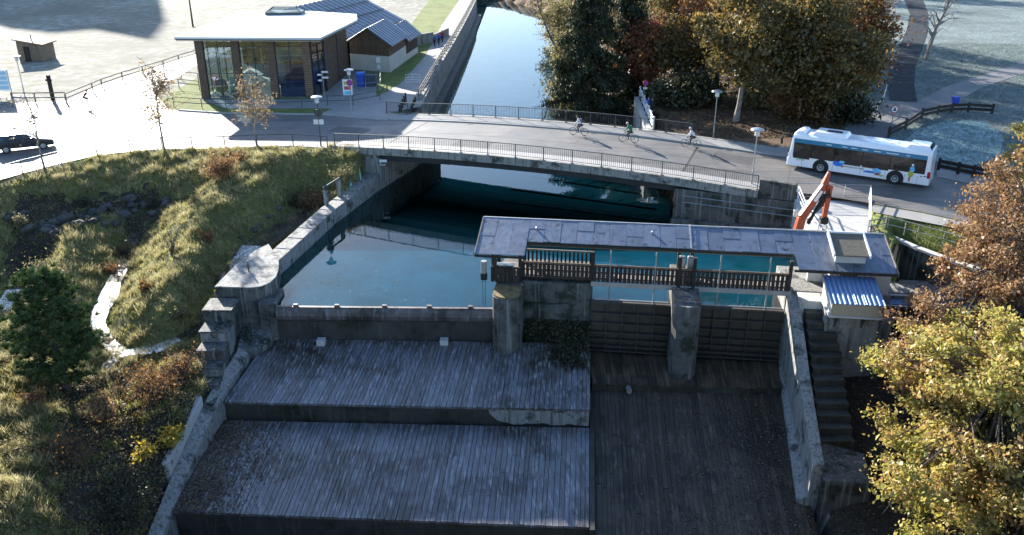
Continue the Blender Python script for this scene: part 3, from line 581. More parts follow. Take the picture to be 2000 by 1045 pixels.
tb = gate(-1.35, -0.75); MB().tube([(tb[0] - 0.15, tb[1], -0.55), (tb[0] + 0.6, tb[1], -0.55)], 0.09, 8).build('pipe_stub', grey_steel, lp)
mp = thing('gate_pier', 'middle gate pier, slim with faceted nose, between the two sluice gates', 'pier', gate(10.85, -1, -4), group='piers of the gatehouse')
MB().prism(gpoly(nose(10.05, 11.65, 3.6, -2.9, 4)), -5, 1.5).build('shaft', concrete_dark, mp, bevel=0.03)
bl = thing('abutment_block', 'broad mossy concrete block between left gate pier and first sluice gate', 'block', gate(3, 1, -4))
MB().prism(gpoly([(0.8, -0.1), (4.55, -0.1), (4.9, 0.0), (5.05, 0.2), (5.05, 3.6), (0.8, 3.6)]), -5, 1.4).build('block_body', concrete_dark, bl, bevel=0.03)
MB().prism(gpoly([(0.82, -0.55), (1.6, -1.1), (3.2, -1.2), (4.6, -0.9), (4.95, -0.15), (0.82, -0.15)]), -3.4, [-2.0, -2.5, -2.6, -2.4, -2.2, -1.5]).build('mossy_rubble', moss, bl, bevel=0.2)
for u0, u1, lab in ((5.07, 10.03, 'left sluice gate of ribbed steel between block and middle pier'), (11.67, 16.95, 'right sluice gate of ribbed steel between middle pier and chute wall')):
    g = thing('sluice_gate', lab, 'sluice gate', gate((u0 + u1) / 2, 0.1, -3.4), group='steel sluice gates')
    MB().box(u0, u1, 0.12, 0.2, -3.36, 0.28, gate).build('skin_plate', gate_steel, g)
    for z in (0.22, -0.55, -1.25, -1.9, -2.4, -2.85, -3.2): MB().box(u0 + 0.03, u1 - 0.03, -0.22, 0.118, z - 0.04, z + 0.04, gate).build('rib', gate_steel, g)
    nn = 5
    for k in range(1, nn): u = u0 + (u1 - u0) * k / nn; MB().box(u - 0.035, u + 0.035, -0.14, 0.116, -3.3, 0.17, gate).build('stiffener', gate_steel, g)
    for f in (0.22, 0.78):
        u = u0 + (u1 - u0) * f; a = gate(u, 0.05); MB().tube([(a[0], a[1], 0.26), (a[0], a[1], 3.7)], 0.045).build('lifting_rod', grey_steel, g)
    MB().box(u0 + 0.2, u1 - 0.2, -0.02, 0.06, 0.34, 0.40, gate).build('hand_bar', grey_steel, g)
WK = thing('covered_walkway', 'dark timber walkway with slotted parapet under the long sheet metal roof', 'walkway', gate(8, 1, 1.4))
MB().box(5.0, 17.2, -0.06, 0.16, 1.28, 1.58, gate).build('steel_beam', grey_steel, WK)
MB().box(0.8, 5.0, 2.2, 2.42, 1.42, 1.58, gate).build('steel_beam', grey_steel, WK); MB().box(5.02, 17.2, 0.95, 1.1, 1.44, 1.58, gate).build('steel_beam', grey_steel, WK)
for k in range(46): MB().box(-1.2 + k * 0.4, -0.82 + k * 0.4, 0.18, 2.4 if k < 15 else 1.12, 1.6, 1.66, gate).build('deck_plank', grey_wood, WK)
par = MB().box(0.6, 17.1, 0.06, 0.12, 2.62, 2.72, gate).build('parapet', brown_wood, WK)
def subbox(name, m, parent, *a): return MB().box(*a, gate).build(name, m, parent)
for z in (1.72, 2.12, 2.5): subbox('rail', dark_wood, par, 0.6, 17.1, 0.085, 0.15, z, z + 0.09)
pk = None
for k in range(62):
    u = 0.62 + k * 0.265
    if u > 17.0: break
    subbox('plank', dark_wood, par, u, u + 0.2 + random.uniform(-0.006, 0.006), 0.04 + random.uniform(-.006, .006), 0.083, 1.58 + random.uniform(-.02, .02), 2.62)
for u, v in ((5.05, 0.12), (10.4, 0.0), (11.3, 0.0), (17.05, 0.12), (5.05, 2.3), (10.5, 2.3), (11.3, 2.3), (-1.15, -0.3), (0.55, -0.3), (-1.15, 2.3), (0.55, 2.3)):
    MB().box(u - 0.1, u + 0.1, v - 0.1, v + 0.1, 1.5, 4.36 - 0.27 * (3.1 - v), gate).build('post', dark_wood, WK)
MB().box(0.6, 17.2, 0.75, 0.9, 3.5, 3.66, gate).build('eave_beam', brown_wood, WK)
MB().box(-2.0, 22.8, 2.3, 2.48, 3.92, 4.1, gate).build('purlin', brown_wood, WK)
bpz = MB().box(0.6, 5.0, 2.28, 2.36, 2.55, 2.66, gate).build('back_parapet', grey_wood, WK)
for k in range(16): subbox('baluster', dark_wood, bpz, 0.75 + k * 0.27, 0.87 + k * 0.27, 2.29, 2.35, 1.7, 2.55)
lb = MB().box(-1.25, 0.6, -0.62, -0.55, 2.45, 2.55, gate).build('end_box', dark_wood, WK)
for k in range(8): subbox('plank', dark_wood, lb, -1.25 + k * 0.23, -1.06 + k * 0.23, -0.64, -0.58, 1.5, 2.45)
for k in range(8): subbox('side_plank', dark_wood, lb, -1.28, -1.22, -0.5 + k * 0.3, -0.24 + k * 0.3, 1.5, 2.5)
a = gate(-1.75, -0.3, 2.2); dr = thing('winch_drum', 'pale metal winch drum on left outer side of the walkway', 'winch', (a[0], a[1], 1.7))
MB().tube([(a[0], a[1], 1.95), (a[0], a[1], 2.75)], 0.19, 12).build('drum', grey_steel, dr)
MB().tube([(a[0], a[1], 1.5), (a[0], a[1], 1.95)], 0.22, 10).build('motor', black_rubber, dr)
for d in (-0.08, 0.08): MB().tube([(a[0] + d, a[1], 1.5), (a[0] + d, a[1] - 0.1, -0.2)], 0.018, 5).build('cable', rail_steel, dr)
hw = thing('hand_winch', 'grey gear winch standing inside left end of the walkway', 'winch', gate(-0.3, -0.1, 1.66))
MB().box(-0.7, 0.1, -0.35, 0.1, 1.67, 2.55, gate).box(-0.5, -0.2, -0.5, -0.35, 2.2, 2.7, gate).build('gear_case', grey_steel, hw, bevel=0.04)
MB().tube([gate(-0.9, -0.4, 2.65), gate(0.2, -0.4, 2.65)], 0.1, 10).build('shaft', white_steel, hw)
gs2 = thing('gate_winch', 'pair of small grey gate winches between the posts over the middle pier', 'winch', gate(10.85, 0.8, 1.66))
for u in (10.6, 11.1): MB().box(u - 0.18, u + 0.18, 0.5, 1.1, 1.67, 3.2, gate).build('winch_case', grey_steel, gs2, bevel=0.04)
# roof of sheets
RF = thing('walkway_roof', 'long blue grey sheet metal roof over the weir walkway', 'roof', gate(10, 1, 3.6))
def rz(v): return 4.4 - 0.27 * (3.1 - v)
R = random.Random(9); u = -2.25; k = 0
def sheetpiece(u0, u1, v0, v1, dz, name='roof_sheet', m=roof_sheet_m):
    top = [gate(u0, v0, rz(v0) + dz), gate(u1, v0, rz(v0) + dz), gate(u1, v1, rz(v1) + dz), gate(u0, v1, rz(v1) + dz)]
    return MB().hexa([(x, y, z - 0.035) for x, y, z in top] + top).build(name, m, RF)
while u < 22.9:
    w = min(R.uniform(0.95, 1.12), 23.0 - u); drop = -0.04 if u > 11 else 0
    v0 = -0.65 if (u < 0.5 or u > 17.1) else 0.79
    vm = v0 + (3.1 - v0) * R.uniform(0.4, 0.62)
    if k % 3 == 0:
        sheetpiece(u, u + w - 0.014, v0 + R.uniform(-.02, .02), vm + 0.06, drop + R.uniform(0, .01)); sheetpiece(u, u + w - 0.014, vm, 3.1, drop + 0.024 + R.uniform(0, .006))
    else: sheetpiece(u, u + w - 0.014, v0 + R.uniform(-.02, .02), 3.1, drop + R.uniform(0, .03))
    u += w; k += 1
sheetpiece(11.02, 11.12, 0.7, 3.16, 0.10, 'joint_cover', grey_steel)
for u0, u1, v0 in ((-2.25, 0.9, -0.68), (0.9, 17.1, 0.76), (17.1, 23.0, -0.68)):
    MB().box(u0, u1, v0 - 0.05, v0 + 0.04, rz(v0) - 0.2, rz(v0) - 0.06, gate).build('fascia', dark_wood, RF)
for u0 in (-2.3, 23.0):
    pts = [(-0.7, rz(-0.7) - 0.2), (3.12, rz(3.12) - 0.2), (3.12, rz(3.12) + 0.06), (-0.7, rz(-0.7) + 0.06)]
    MB().extr(pts, 'x', u0, u0 + 0.07, gate).build('verge_board', grey_wood, RF)
MB().box(-2.25, 23.0, 3.1, 3.2, rz(3.1) - 0.15, rz(3.1) + 0.05, gate).build('ridge_flashing', grey_steel, RF)
for px, py in ((1.35, 2.0), (8.7, 2.1)):
    MB().lathe([(0.09, 0), (0.09, 0.12), (0.02, 0.16)], 8, gate(px, py, rz(py) + 0.05)).build('vent_knob', grey_steel, RF)
DM = thing('dormer', 'small boxed roof hatch with white edge boards on right end of the walkway roof', 'roof hatch', gate(20.4, 1, 3.7))
MB().extr([(0.15, rz(0.15) - 0.1), (2.0, rz(2.0) - 0.1), (2.0, 4.62), (0.15, 4.12)], 'x', 19.55, 21.3, gate).build('hatch_box', concrete_pale, DM)
MB().extr([(-0.1, 4.08), (2.05, 4.66), (2.05, 4.74), (-0.1, 4.16)], 'x', 19.45, 21.4, gate).build('hatch_lid', mat('gritty_felt', (0.16, 0.135, 0.10), 0.95, 0.3, 6, bump=0.5), DM)
for u0 in (19.33, 21.42): MB().extr([(-0.16, 4.02), (2.1, 4.63), (2.1, 4.86), (-0.16, 4.25)], 'x', u0, u0 + 0.1, gate).build('edge_board', white_steel, DM)
MB().box(19.33, 21.5, 2.06, 2.14, 4.6, 4.85, gate).build('edge_board', white_steel, DM)
# right abutment and control room
RA = thing('right_abutment', 'pale concrete abutment carrying the right end of the gatehouse', 'abutment', gate(20, 0, -4))
MB().prism(gpoly([(17.0, 0.3), (23.2, 0.3), (23.2, 4.2), (17.0, 4.2)]), -5, 1.5).build('abutment_body', concrete, RA, bevel=0.03)
MB().prism(gpoly([(17.62, -1.0), (19.2, -1.0), (19.2, 0.298), (17.62, 0.298)]), -5, 1.46).build('landing', concrete_pale, RA, bevel=0.03)
CR = thing('control_room', 'cream control room under right end of the walkway roof', 'building', gate(21, 1, 1.5))
MB().box(19.4, 23.0, 0.32, 2.6, 1.5, 3.5, gate).build('wall', plaster, CR)
MB().box(18.5, 19.38, 1.9, 2.2, 1.5, 3.6, gate).build('side_screen', white_steel, CR)
MB().box(20.0, 21.0, 0.28, 0.318, 1.55, 3.3, gate).build('door', brown_wood, CR)
BS = thing('blue_roofed_shed', 'small cream shed with blue corrugated roof hung on the abutment', 'shed', gate(20.3, -2, 1.4))
mb = MB(); nn = 44
for k in range(nn):
    ua, ub = 18.78 + 3.02 * k / nn, 18.78 + 3.02 * (k + 1) / nn; ha, hb = [0.05 if (j % 4) < 2 else 0.0 for j in (k, k + 1)]
    mb.add([gate(ua, -3.25, 2.40 + ha), gate(ub, -3.25, 2.40 + hb), gate(ub, -0.45, 2.95 + hb), gate(ua, -0.45, 2.95 + ha)], [(0, 1, 2, 3)])
o = mb.build('corrugated_roof', blue_sheet, BS); so = o.modifiers.new('sheet', 'SOLIDIFY'); so.thickness = 0.02
MB().box(18.9, 21.7, -3.12, -3.0, 1.62, 2.37, gate).build('front_panel', mat('cream_board', (0.40, 0.33, 0.23), 0.7, 0.1, 1.0), BS)
for uu in (18.9, 21.6): MB().extr([(-2.998, 1.62), (-0.6, 1.62), (-0.6, 2.85), (-2.998, 2.38)], 'x', uu, uu + 0.1, gate).build('side_panel', plaster, BS)
MB().box(18.8, 21.8, -3.2, -0.6, 1.5, 1.615, gate).build('floor_beam', concrete_pale, BS)
for uu in (19.4, 20.9):
    for (va, za, vb_, zb_) in ((-3.0, 1.48, -2.45, 0.7), (-3.1, 1.45, -2.4, 1.45), (-2.45, 1.5, -2.45, 0.6)):
        MB().tube([gate(uu, va, za), gate(uu, vb_, zb_)], 0.06, 4).build('bracket', rail_steel, BS)
LW = thing('shed_foundation', 'rough grey concrete foundation wall below the blue roofed shed', 'wall', gate(20.5, -2, -4))
MB().prism(gpoly([(18.9, -2.4), (21.9, -2.4), (21.9, 0.25), (18.9, 0.25)]), -5, 1.48).build('wall_body', concrete, LW, bevel=0.03)
MB().prism(gpoly([(21.92, -2.9), (22.5, -2.9), (22.5, 0.25), (21.92, 0.25)]), -5, 1.3).build('buttress', concrete_dark, LW, bevel=0.03)
SS = thing('mossy_stairs', 'steep flight of dark mossy concrete steps beside the chute wall', 'stairs', (17.9, 44, -5))
for k in range(13):
    f = k / 12; y1 = 47.0 - 0.66 * k; x = 17.62 - 0.09 * k; z = 0.95 - 0.37 * k
    MB().box(x, x + 1.65 + 0.02 * k, y1 - 0.72, y1, z - 0.5, z).build('step', concrete_wet, SS, bevel=0.03)
LBk = thing('toe_block', 'dark concrete block at foot of the right bank beside the chute wall end', 'block', (17.5, 37, -8))
MB().prism([(15.95, 36.3), (18.6, 36.4), (18.9, 38.6), (16.3, 39.3)], -9, [-3.6, -3.9, -3.6, -3.2]).build('block_body', concrete_dark, LBk, bevel=0.06)
# side channel to the right of the gatehouse
SCw = thing('side_weir_walkway', 'short dark timber walkway over side channel behind the orange tree', 'walkway', gate(25, -0.6, 0))
MB().box(22.6, 28.5, -0.7, 0.6, 0.55, 0.68, gate).build('deck', dark_wood, SCw)
for k in range(26): MB().box(22.62 + k * 0.225, 22.8 + k * 0.225, -0.78, -0.72, 0.3, 1.25, gate).build('plank', dark_wood, SCw)
MB().box(22.6, 28.5, -0.79, -0.70, 1.26, 1.34, gate).build('rail', grey_steel, SCw)
MB().box(22.6, 28.5, 0.65, 1.5, 0.72, 0.78, gate).build('cover_sheet', blue_sheet, SCw)
MB().box(22.6, 28.5, 1.6, 3.7, -1, 1.15, gate).build('ledge', concrete, SCw, bevel=0.05)
MB().tube([gate(22.6, 1.55, 1.0), gate(28.5, 1.55, 1.0)], 0.06).build('pipe', white_steel, SCw)
SWl = thing('side_channel_wall', 'dark stained concrete wall of the side channel right of the gatehouse', 'wall', gate(26, 6, -2))
q = [at(1725, 462, 2.9), at(1790, 490, 2.9), at(1870, 520, 2.9), at(1990, 560, 2.9)]
mb = MB()
for a, b in zip(q[:-1], q[1:]):
    mb = MB().prism([(a.x, a.y), (b.x, b.y), (b.x + 0.2, b.y + 0.5), (a.x + 0.2, a.y + 0.5)], -3, 2.95).build('wall_panel', concrete_dark, SWl, bevel=0.03); MB().prism([(a.x - 0.02, a.y - 0.05), (b.x - 0.02, b.y - 0.05), (b.x + 0.2, b.y + 0.5), (a.x + 0.2, a.y + 0.5)], 2.952, 3.1).build('coping', concrete_pale, SWl)
# ------------------------------------------------------------------ bridge
BR = thing('road_bridge', 'concrete road bridge with dark girders crossing the canal', 'bridge', bridge(0, 6, 3))
def deckpart(name, m, t0, t1, s0, s1, zt, zb, n=26):
    mb = MB(); ss = [s0 + (s1 - s0) * k / n for k in range(n + 1)]; T = [bridge(s, t, deck_z(s) + z) for s in ss for t, z in ((t0, zb), (t1, zb), (t1, zt), (t0, zt))]
    fs = [(0, 1, 2, 3), (4 * n, 4 * n + 3, 4 * n + 2, 4 * n + 1)]
    for k in range(n):
        for j in range(4): fs.append((4 * k + j, 4 * k + 4 + j, 4 * k + 4 + (j + 1) % 4, 4 * k + (j + 1) % 4))
    return mb.add(T, fs).build(name, m, BR)
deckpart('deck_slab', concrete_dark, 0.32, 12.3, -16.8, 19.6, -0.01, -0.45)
deckpart('fascia', concrete, -0.05, 0.3, -16.8, 19.6, 0.09, -0.55)
deckpart('fascia', concrete, 12.32, 12.75, -16.8, 19.6, 0.15, -0.55)
black_girder = mat('girder_paint', (0.03, 0.03, 0.034), 0.6, 0.2, 1.0, bump=0.05)
for t in (0.45, 3.4, 6.3, 9.2, 12.0): deckpart('girder', black_girder, t, t + 0.3, -12.2, 13.4, -0.452, -1.15)
MB().prism([bridge(-17.2, 0.1)[:2], bridge(-12.2, 0.1)[:2], bridge(-12.2, 12.6)[:2], bridge(-17.2, 12.6)[:2]], -3, 2.75).build('abutment', concrete, BR)
MB().prism([bridge(13.4, 0.1)[:2], bridge(19.6, 0.1)[:2], bridge(19.6, 12.6)[:2], bridge(13.4, 12.6)[:2]], -3, 2.75).build('abutment', concrete, BR)
MB().prism([bridge(-17.0, 0.12)[:2], bridge(-12.6, 0.12)[:2], bridge(-12.6, 1)[:2], bridge(-17.0, 1)[:2]], 2.752, 3.05).build('bearing_wall', concrete, BR)
RWl = thing('quay_wall', 'stained concrete quay wall right of the bridge above the pool', 'wall', bridge(18, 0, -3))
q = [bridge(13.35, 0.04)[:2], bridge(19.0, -0.15)[:2], bridge(22.9, -0.1)[:2], bridge(22.9, 1.2)[:2], bridge(13.35, 0.098)[:2]]
MB().prism(q, -3, [2.95, 2.95, 2.9, 2.9, 2.95]).build('wall_body', concrete_dark, RWl, bevel=0.03)
MB().prism([bridge(13.3, -0.5)[:2], bridge(22.5, -1.1)[:2], bridge(22.5, -0.16)[:2], bridge(13.3, -0.02)[:2]], -3, [0.6, 1.0, 1.0, 0.6]).build('footing', concrete_dark, RWl, bevel=0.03)
PB = thing('parapet_block', 'grey concrete parapet block at right end of the near bridge railing', 'parapet', bridge(21, 0, 3))
MB().prism([bridge(19.62, -0.02)[:2], bridge(22.3, -0.02)[:2], bridge(22.3, 0.42)[:2], bridge(19.62, 0.42)[:2]], 2.96, [4.35, 4.2, 4.2, 4.35]).build('parapet_body', concrete_dark, PB, bevel=0.03)
for t, z in ((-0.06, 2.5), (-0.06, 2.0)): MB().tube([bridge(14, t - 0.12, z), bridge(22.4, t - 0.22, z - 0.15)], 0.04).build('service_pipe', grey_steel, RWl)
lamp_w = mat('lamp_white', (0.7, 0.7, 0.68), 0.5, 0.05, 3, bump=0)
cm = thing('security_camera', 'white camera bracket under left end of the bridge', 'camera', bridge(-12.0, 0.2, 2.4))
a = bridge(-12.1, 0.0, 2.55); MB().box(a[0] - 0.1, a[0] + 0.55, a[1] - 0.12, a[1] + 0.12, 2.5, 2.72).build('housing', lamp_w, cm, bevel=0.03)
MB().tube([(a[0], a[1], 2.5), (a[0] - 0.05, a[1] + 0.1, 2.2), (a[0] + 0.4, a[1] + 0.1, 2.2)], 0.05).build('arm', lamp_w, cm)
def railing(name, label, t, s0, s1, npan, zoff, h=1.08):
    o = thing(name, label, 'railing', bridge((s0 + s1) / 2, t, deck_z((s0 + s1) / 2)))
    for k in range(npan + 1):
        s = s0 + (s1 - s0) * k / npan; z = deck_z(s) + zoff
        MB().box(s - 0.035, s + 0.035, t - 0.035, t + 0.035, z, z + h, bridge).build('post', rail_steel, o)
        MB().box(s - 0.11, s + 0.11, t - 0.09, t + 0.09, z - 0.01, z + 0.025, bridge).build('foot_plate', rail_steel, o)
        if k == npan: break
        sb = s0 + (s1 - s0) * (k + 1) / npan; zb = deck_z(sb) + zoff
        def bar(za, th, w, nm):
            MB().hexa([bridge(s, t - w, z + za), bridge(sb, t - w, zb + za), bridge(sb, t + w, zb + za), bridge(s, t + w, z + za), bridge(s, t - w, z + za + th), bridge(sb, t - w, zb + za + th), bridge(sb, t + w, zb + za + th), bridge(s, t + w, z + za + th)]).build(nm, rail_steel, o)
        bar(h, 0.05, 0.04, 'top_rail'); bar(0.14, 0.035, 0.018, 'bottom_rail')
        mb = MB(); nb = 15
        for j in range(1, nb):
            q = s + (sb - s) * j / nb; zq = z + (zb - z) * j / nb; mb.box(q - 0.011, q + 0.011, t - 0.011, t + 0.011, zq + 0.17, zq + h, bridge)
        b = mb.build('baluster_panel', rail_steel, o); b['kind'] = 'stuff'
    return o
railing('bridge_railing', 'dark metal railing along the near side of the bridge', 0.12, -16.6, 19.5, 15, 0.09)
railing('bridge_railing', 'dark metal railing along the far side of the bridge, behind the cyclists', 12.5, -17.9, 12.6, 13, 0.15)
def bar_fence(name, label, pts, cat='fence', m=None, h=1.05, rails=(1.05,), pw=0.045, mid=None):
    m = m or rail_steel
    o = thing(name, label, cat, pts[0])
    for p in pts: MB().tube([p, (p[0], p[1], p[2] + h)], pw, 6).build('post', m, o)
    for z in rails:
        for a, b in zip(pts[:-1], pts[1:]): MB().tube([(a[0], a[1], a[2] + z), (b[0], b[1], b[2] + z)], pw * 0.85, 6).build('rail', m, o)
    return o
bar_fence('roadside_fence', 'thin grey single-rail metal fence along the road edge above the bank', [(x, y, G - 0.02) for x, y in FENCE])
bar_fence('forecourt_fence', 'single-rail metal fence in front of the glass museum', [tuple(at(x, y, G)) for x, y in ((340, 208), (395, 212), (442, 212), (530, 210), (590, 208), (640, 206), (690, 205), (742, 195), (757, 180))], rails=(1.0, 0.5))
bar_fence('park_fence', 'grey post and rail fence along far edge of the white path left of museum', [tuple(at(x, y, G)) for x, y in ((130, 202), (182, 180), (200, 172), (240, 158), (280, 146), (320, 134), (350, 123), (386, 112))], m=grey_wood, rails=(1.0, 0.55), pw=0.07)
bar_fence('park_fence', 'short weathered fence beside the info board at far left', [tuple(at(x, y, G)) for x, y in ((25, 200), (70, 200), (130, 199))], m=grey_wood, rails=(1.0, 0.5), pw=0.07)
bar_fence('ramp_railing', 'upper thin metal handrail on the ramp left of museum', [tuple(at(x, y, G)) for x, y in ((322, 152), (355, 156), (388, 160))], rails=(1.0,))
bar_fence('ramp_railing', 'lower double-bar metal handrail on the ramp left of museum', [tuple(at(x, y, G)) for x, y in ((318, 178), (350, 172), (390, 176))], rails=(1.0, 0.6))
# upstream canal wall with timber railing
CWt = thing('canal_wall', 'long pale canal wall with timber railing beside the towpath', 'wall', (-9, 130, -2))
lb = [(-9.75, 92.6), (-9.4, 105), (-9.0, 118), (-8.5, 132), (-8.0, 150), (-7.6, 168), (-7.3, 186)]
for a, b in zip(lb[:-1], lb[1:]):
    MB().prism([a, b, (b[0] - 0.9, b[1]), (a[0] - 0.9, a[1])], -3, G + 0.12).build('wall_panel', concrete, CWt)
    MB().prism([(a[0] + 0.03, a[1]), (b[0] + 0.03, b[1]), (b[0] + 0.9, b[1]), (a[0] + 0.9, a[1])], -3, 0.35).build('footing', concrete_wet, CWt)
    n = 6
    for k in range(n):
        p = Vector(a).lerp(Vector(b), k / n); MB().box(p.x - 0.36, p.x - 0.22, p.y - 0.07, p.y + 0.07, G + 0.12, G + 1.2).build('post', grey_wood, CWt)
    for z in (0.45, 0.8, 1.12):
        MB().prism([(a[0] - 0.22, a[1]), (b[0] - 0.22, b[1]), (b[0] - 0.15, b[1]), (a[0] - 0.15, a[1])], G + z, G + z + 0.13).build('rail', grey_wood, CWt)
FL = thing('intake_structure', 'stepped concrete intake with timber rails between towpath and far bridge railing', 'intake', (-10.6, 88, 0))
for k, (x0, x1, y0, y1, zt) in enumerate(((-11.6, -10.9, 85.5, 92.2, 3.3), (-10.6, -9.95, 85.6, 92.4, 2.9), (-10.89, -10.61, 90, 92, 2.5))):
    MB().box(x0, x1, y0, y1, -3, zt).build('intake_wall', concrete_dark, FL, bevel=0.03)
for x, z0 in ((-11.3, 3.3), (-10.3, 2.9)):
    for k in range(5): MB().box(x - 0.07, x + 0.07, 86 + k * 1.4, 86.14 + k * 1.4, z0, z0 + 1.05).build('post', dark_wood, FL)
    for z in (0.45, 0.95): MB().box(x - 0.12, x - 0.071, 85.9, 91.9, z0 + z, z0 + z + 0.13).build('rail', grey_wood, FL)
bar_fence('mesh_fence', 'small white mesh fence at near end of the canal wall', [tuple(at(x, y, G)) for x, y in ((793, 163), (806, 162), (820, 163))], m=white_steel, rails=(0.1, 0.4, 0.7, 1.05), pw=0.03)
# viewing fence on the right bank
a0, a1 = at(1276, 250, 3.5), at(1250, 188, 3.5)
VF = thing('viewing_fence', 'pale timber rail fence on white wall where two people look at canal', 'fence', a0)
d = (a1 - a0); n = 6
for k in range(n + 1):
    p = a0 + d * (k / n); MB().box(p.x - 0.07, p.x + 0.07, p.y - 0.07, p.y + 0.07, 3.3, 4.6).build('post', white_steel, VF)
for z in (3.75, 4.1, 4.48): MB().tube([(a0.x - 0.08, a0.y, z), (a1.x - 0.08, a1.y, z)], 0.075, 4).build('rail', white_steel, VF)
MB().prism([(a0.x - 0.6, a0.y - 0.4), (a0.x - 0.15, a0.y - 0.4), (a1.x - 0.15, a1.y), (a1.x - 0.6, a1.y)], -2, 3.45).build('white_wall', concrete_pale, VF)
# ------------------------------------------------------------------ glass museum
MU = thing('museum', 'glass fronted museum with timber clad columns and flat pale roof', 'building', (-27, 100, G))
FL0, FR0, RM0, RB0, LB0 = Vector((-33.5, 93.4)), Vector((-21.6, 93.9)), Vector((-20.8, 97.1)), Vector((-20.3, 108.6)), Vector((-33.2, 110.0))
ZR = 9.85
struct_roof = [(-35.3, 92.5), (-19.9, 91.9), (-18.3, 105.6), (-19.2, 110.5), (-25.5, 113.5), (-34.2, 112.5)]
MB().prism(struct_roof, ZR, ZR + 0.22).build('roof', white_roof, MU)
MB().prism([(x * 0.998 - 0.02, y + 0.03) for x, y in struct_roof], ZR - 0.12, ZR - 0.004).build('soffit', rail_steel, MU)
slat_dark = mat('column_slats', (0.13, 0.095, 0.075), 0.8, 0.3, 3, bump=0.2, rand=0.3)
cols = [FL0.lerp(FR0, f) for f in (0.03, 0.345, 0.66, 0.97)]
for c in cols:
    cm = MB().box(c.x - 0.38, c.x + 0.38, c.y - 0.25, c.y + 0.25, G, ZR - 0.13).build('column', slat_dark, MU)
    mb = MB(); z = G + 0.1
    while z < ZR - 0.3: mb.box(c.x - 0.42, c.x + 0.42, c.y - 0.3, c.y + 0.3, z, z + 0.1); z += 0.2
    b = mb.build('slats', brown_wood, cm); b['kind'] = 'stuff'
frame_blue = mat('facade_frame', (0.035, 0.045, 0.075), 0.4, 0.1, 3, metal=0.3, bump=0)
rows = [0.02, 0.42, 0.86, 1.0]
def pane_wall(a, b, n, dy, h0, h1):
    for k in range(n):
        p, q = a.lerp(b, k / n), a.lerp(b, (k + 1) / n); d = (q - p).normalized(); nn = Vector((d.y, -d.x)) * 0.03
        for r0, r1 in zip(rows[:-1], rows[1:]):
            z0, z1 = h0 + (h1 - h0) * r0 + 0.03, h0 + (h1 - h0) * r1 - 0.03; s, e = p + d * 0.04, q - d * 0.04
            MB().prism([tuple(s), tuple(e), tuple(e + nn * 0.6), tuple(s + nn * 0.6)], z0, z1).build('pane', glass_m, MU)
            MB().prism([tuple(p - nn), tuple(q - nn), tuple(q + nn * 2), tuple(p + nn * 2)], z1, z1 + 0.06).build('transom', frame_blue, MU)
        MB().prism([tuple(p - nn - d * 0.035), tuple(p + d * 0.035 - nn), tuple(p + d * 0.035 + nn * 3), tuple(p - d * 0.035 + nn * 3)], h0, h1).build('mullion', frame_blue, MU)
for i in range(3):
    a, b = cols[i] + Vector((0.42, 0.1)), cols[i + 1] + Vector((-0.42, 0.1)); pane_wall(a, b, 2, 0, G, ZR - 0.13)
pane_wall(FR0 + Vector((0.1, 0.1)), RM0, 2, 0, G, ZR - 0.13)
MB().prism([(RM0.x, RM0.y + 0.02), (RB0.x, RB0.y), (RB0.x - 0.25, RB0.y), (RM0.x - 0.25, RM0.y + 0.02)], G, ZR - 0.13).build('side_wall', dark_wood, MU)
mb = MB(); z = G + 0.1
while z < ZR - 0.3:
    mb.prism([(RM0.x + 0.002, RM0.y + 0.05), (RB0.x + 0.002, RB0.y), (RB0.x + 0.05, RB0.y), (RM0.x + 0.05, RM0.y + 0.05)], z, z + 0.14); z += 0.22
b = mb.build('wall_slats', brown_wood, MU); b['kind'] = 'stuff'
for f in (0.0, 0.52): 
    p = RM0.lerp(RB0, f); MB().box(p.x - 0.05, p.x + 0.12, p.y - 0.06, p.y + 0.06, G, ZR - 0.14).build('corner_post', frame_blue, MU)
MB().prism([(-25.5, 109.4), (RB0.x - 0.3, RB0.y), (RB0.x - 0.3, RB0.y + 0.3), (-25.5, 109.7)], G, ZR - 0.13).build('back_wall', plaster, MU)
pane_wall(Vector((LB0.x, LB0.y)), Vector((-25.5, 109.4)), 4, 0, G, ZR - 0.13)
MB().prism([(x * 0.985 - 0.4, y * 0.99 + 1.0) for x, y in struct_roof], ZR - 0.2, ZR - 0.125).build('ceiling', mat('pale_ceiling', (0.5, 0.42, 0.32), 0.7, 0.1, 1), MU)
pane_wall(Vector((-33.5, 94.0)), Vector((-33.2, 109.9)), 6, 0, G, ZR - 0.13)
MB().prism([tuple(FL0), tuple(FR0), tuple(RM0), (RB0.x - 0.3, RB0.y), tuple(LB0)], G - 0.1, G + 0.03).build('floor', concrete, MU)
MB().box(-28.5, -21.4, 103.0, 103.3, G + 0.03, ZR - 1.6).build('partition', mat('museum_partition', (0.40, 0.41, 0.40), 0.8, 0.15, 0.5), MU)
MB().box(-33, -21.4, 95.0, 95.25, ZR - 1.2, ZR - 0.75).build('timber_beam', brown_wood, MU)
ins_ = mat('exhibit_red', (0.16, 0.05, 0.025), 0.5, 0.3, 2); inb = mat('exhibit_blue', (0.02, 0.035, 0.14), 0.5, 0.2, 1)
def exhibit(nm, lab, mbx, m, loc):
    o = thing(nm, lab, 'exhibit', loc); mbx.build('display', m, o, bevel=0.05); return o
exhibit('exhibit_tank', 'brown rounded exhibit drum inside the museum behind right bay', MB().lathe([(0.6, 5.3), (1.3, 5.5), (1.5, 6.2), (1.2, 6.6)], 16, (-24.0, 97.5, 0)).box(-25.2, -22.8, 96.3, 98.7, G + 0.03, 5.29), ins_, (-24, 97.5, G))
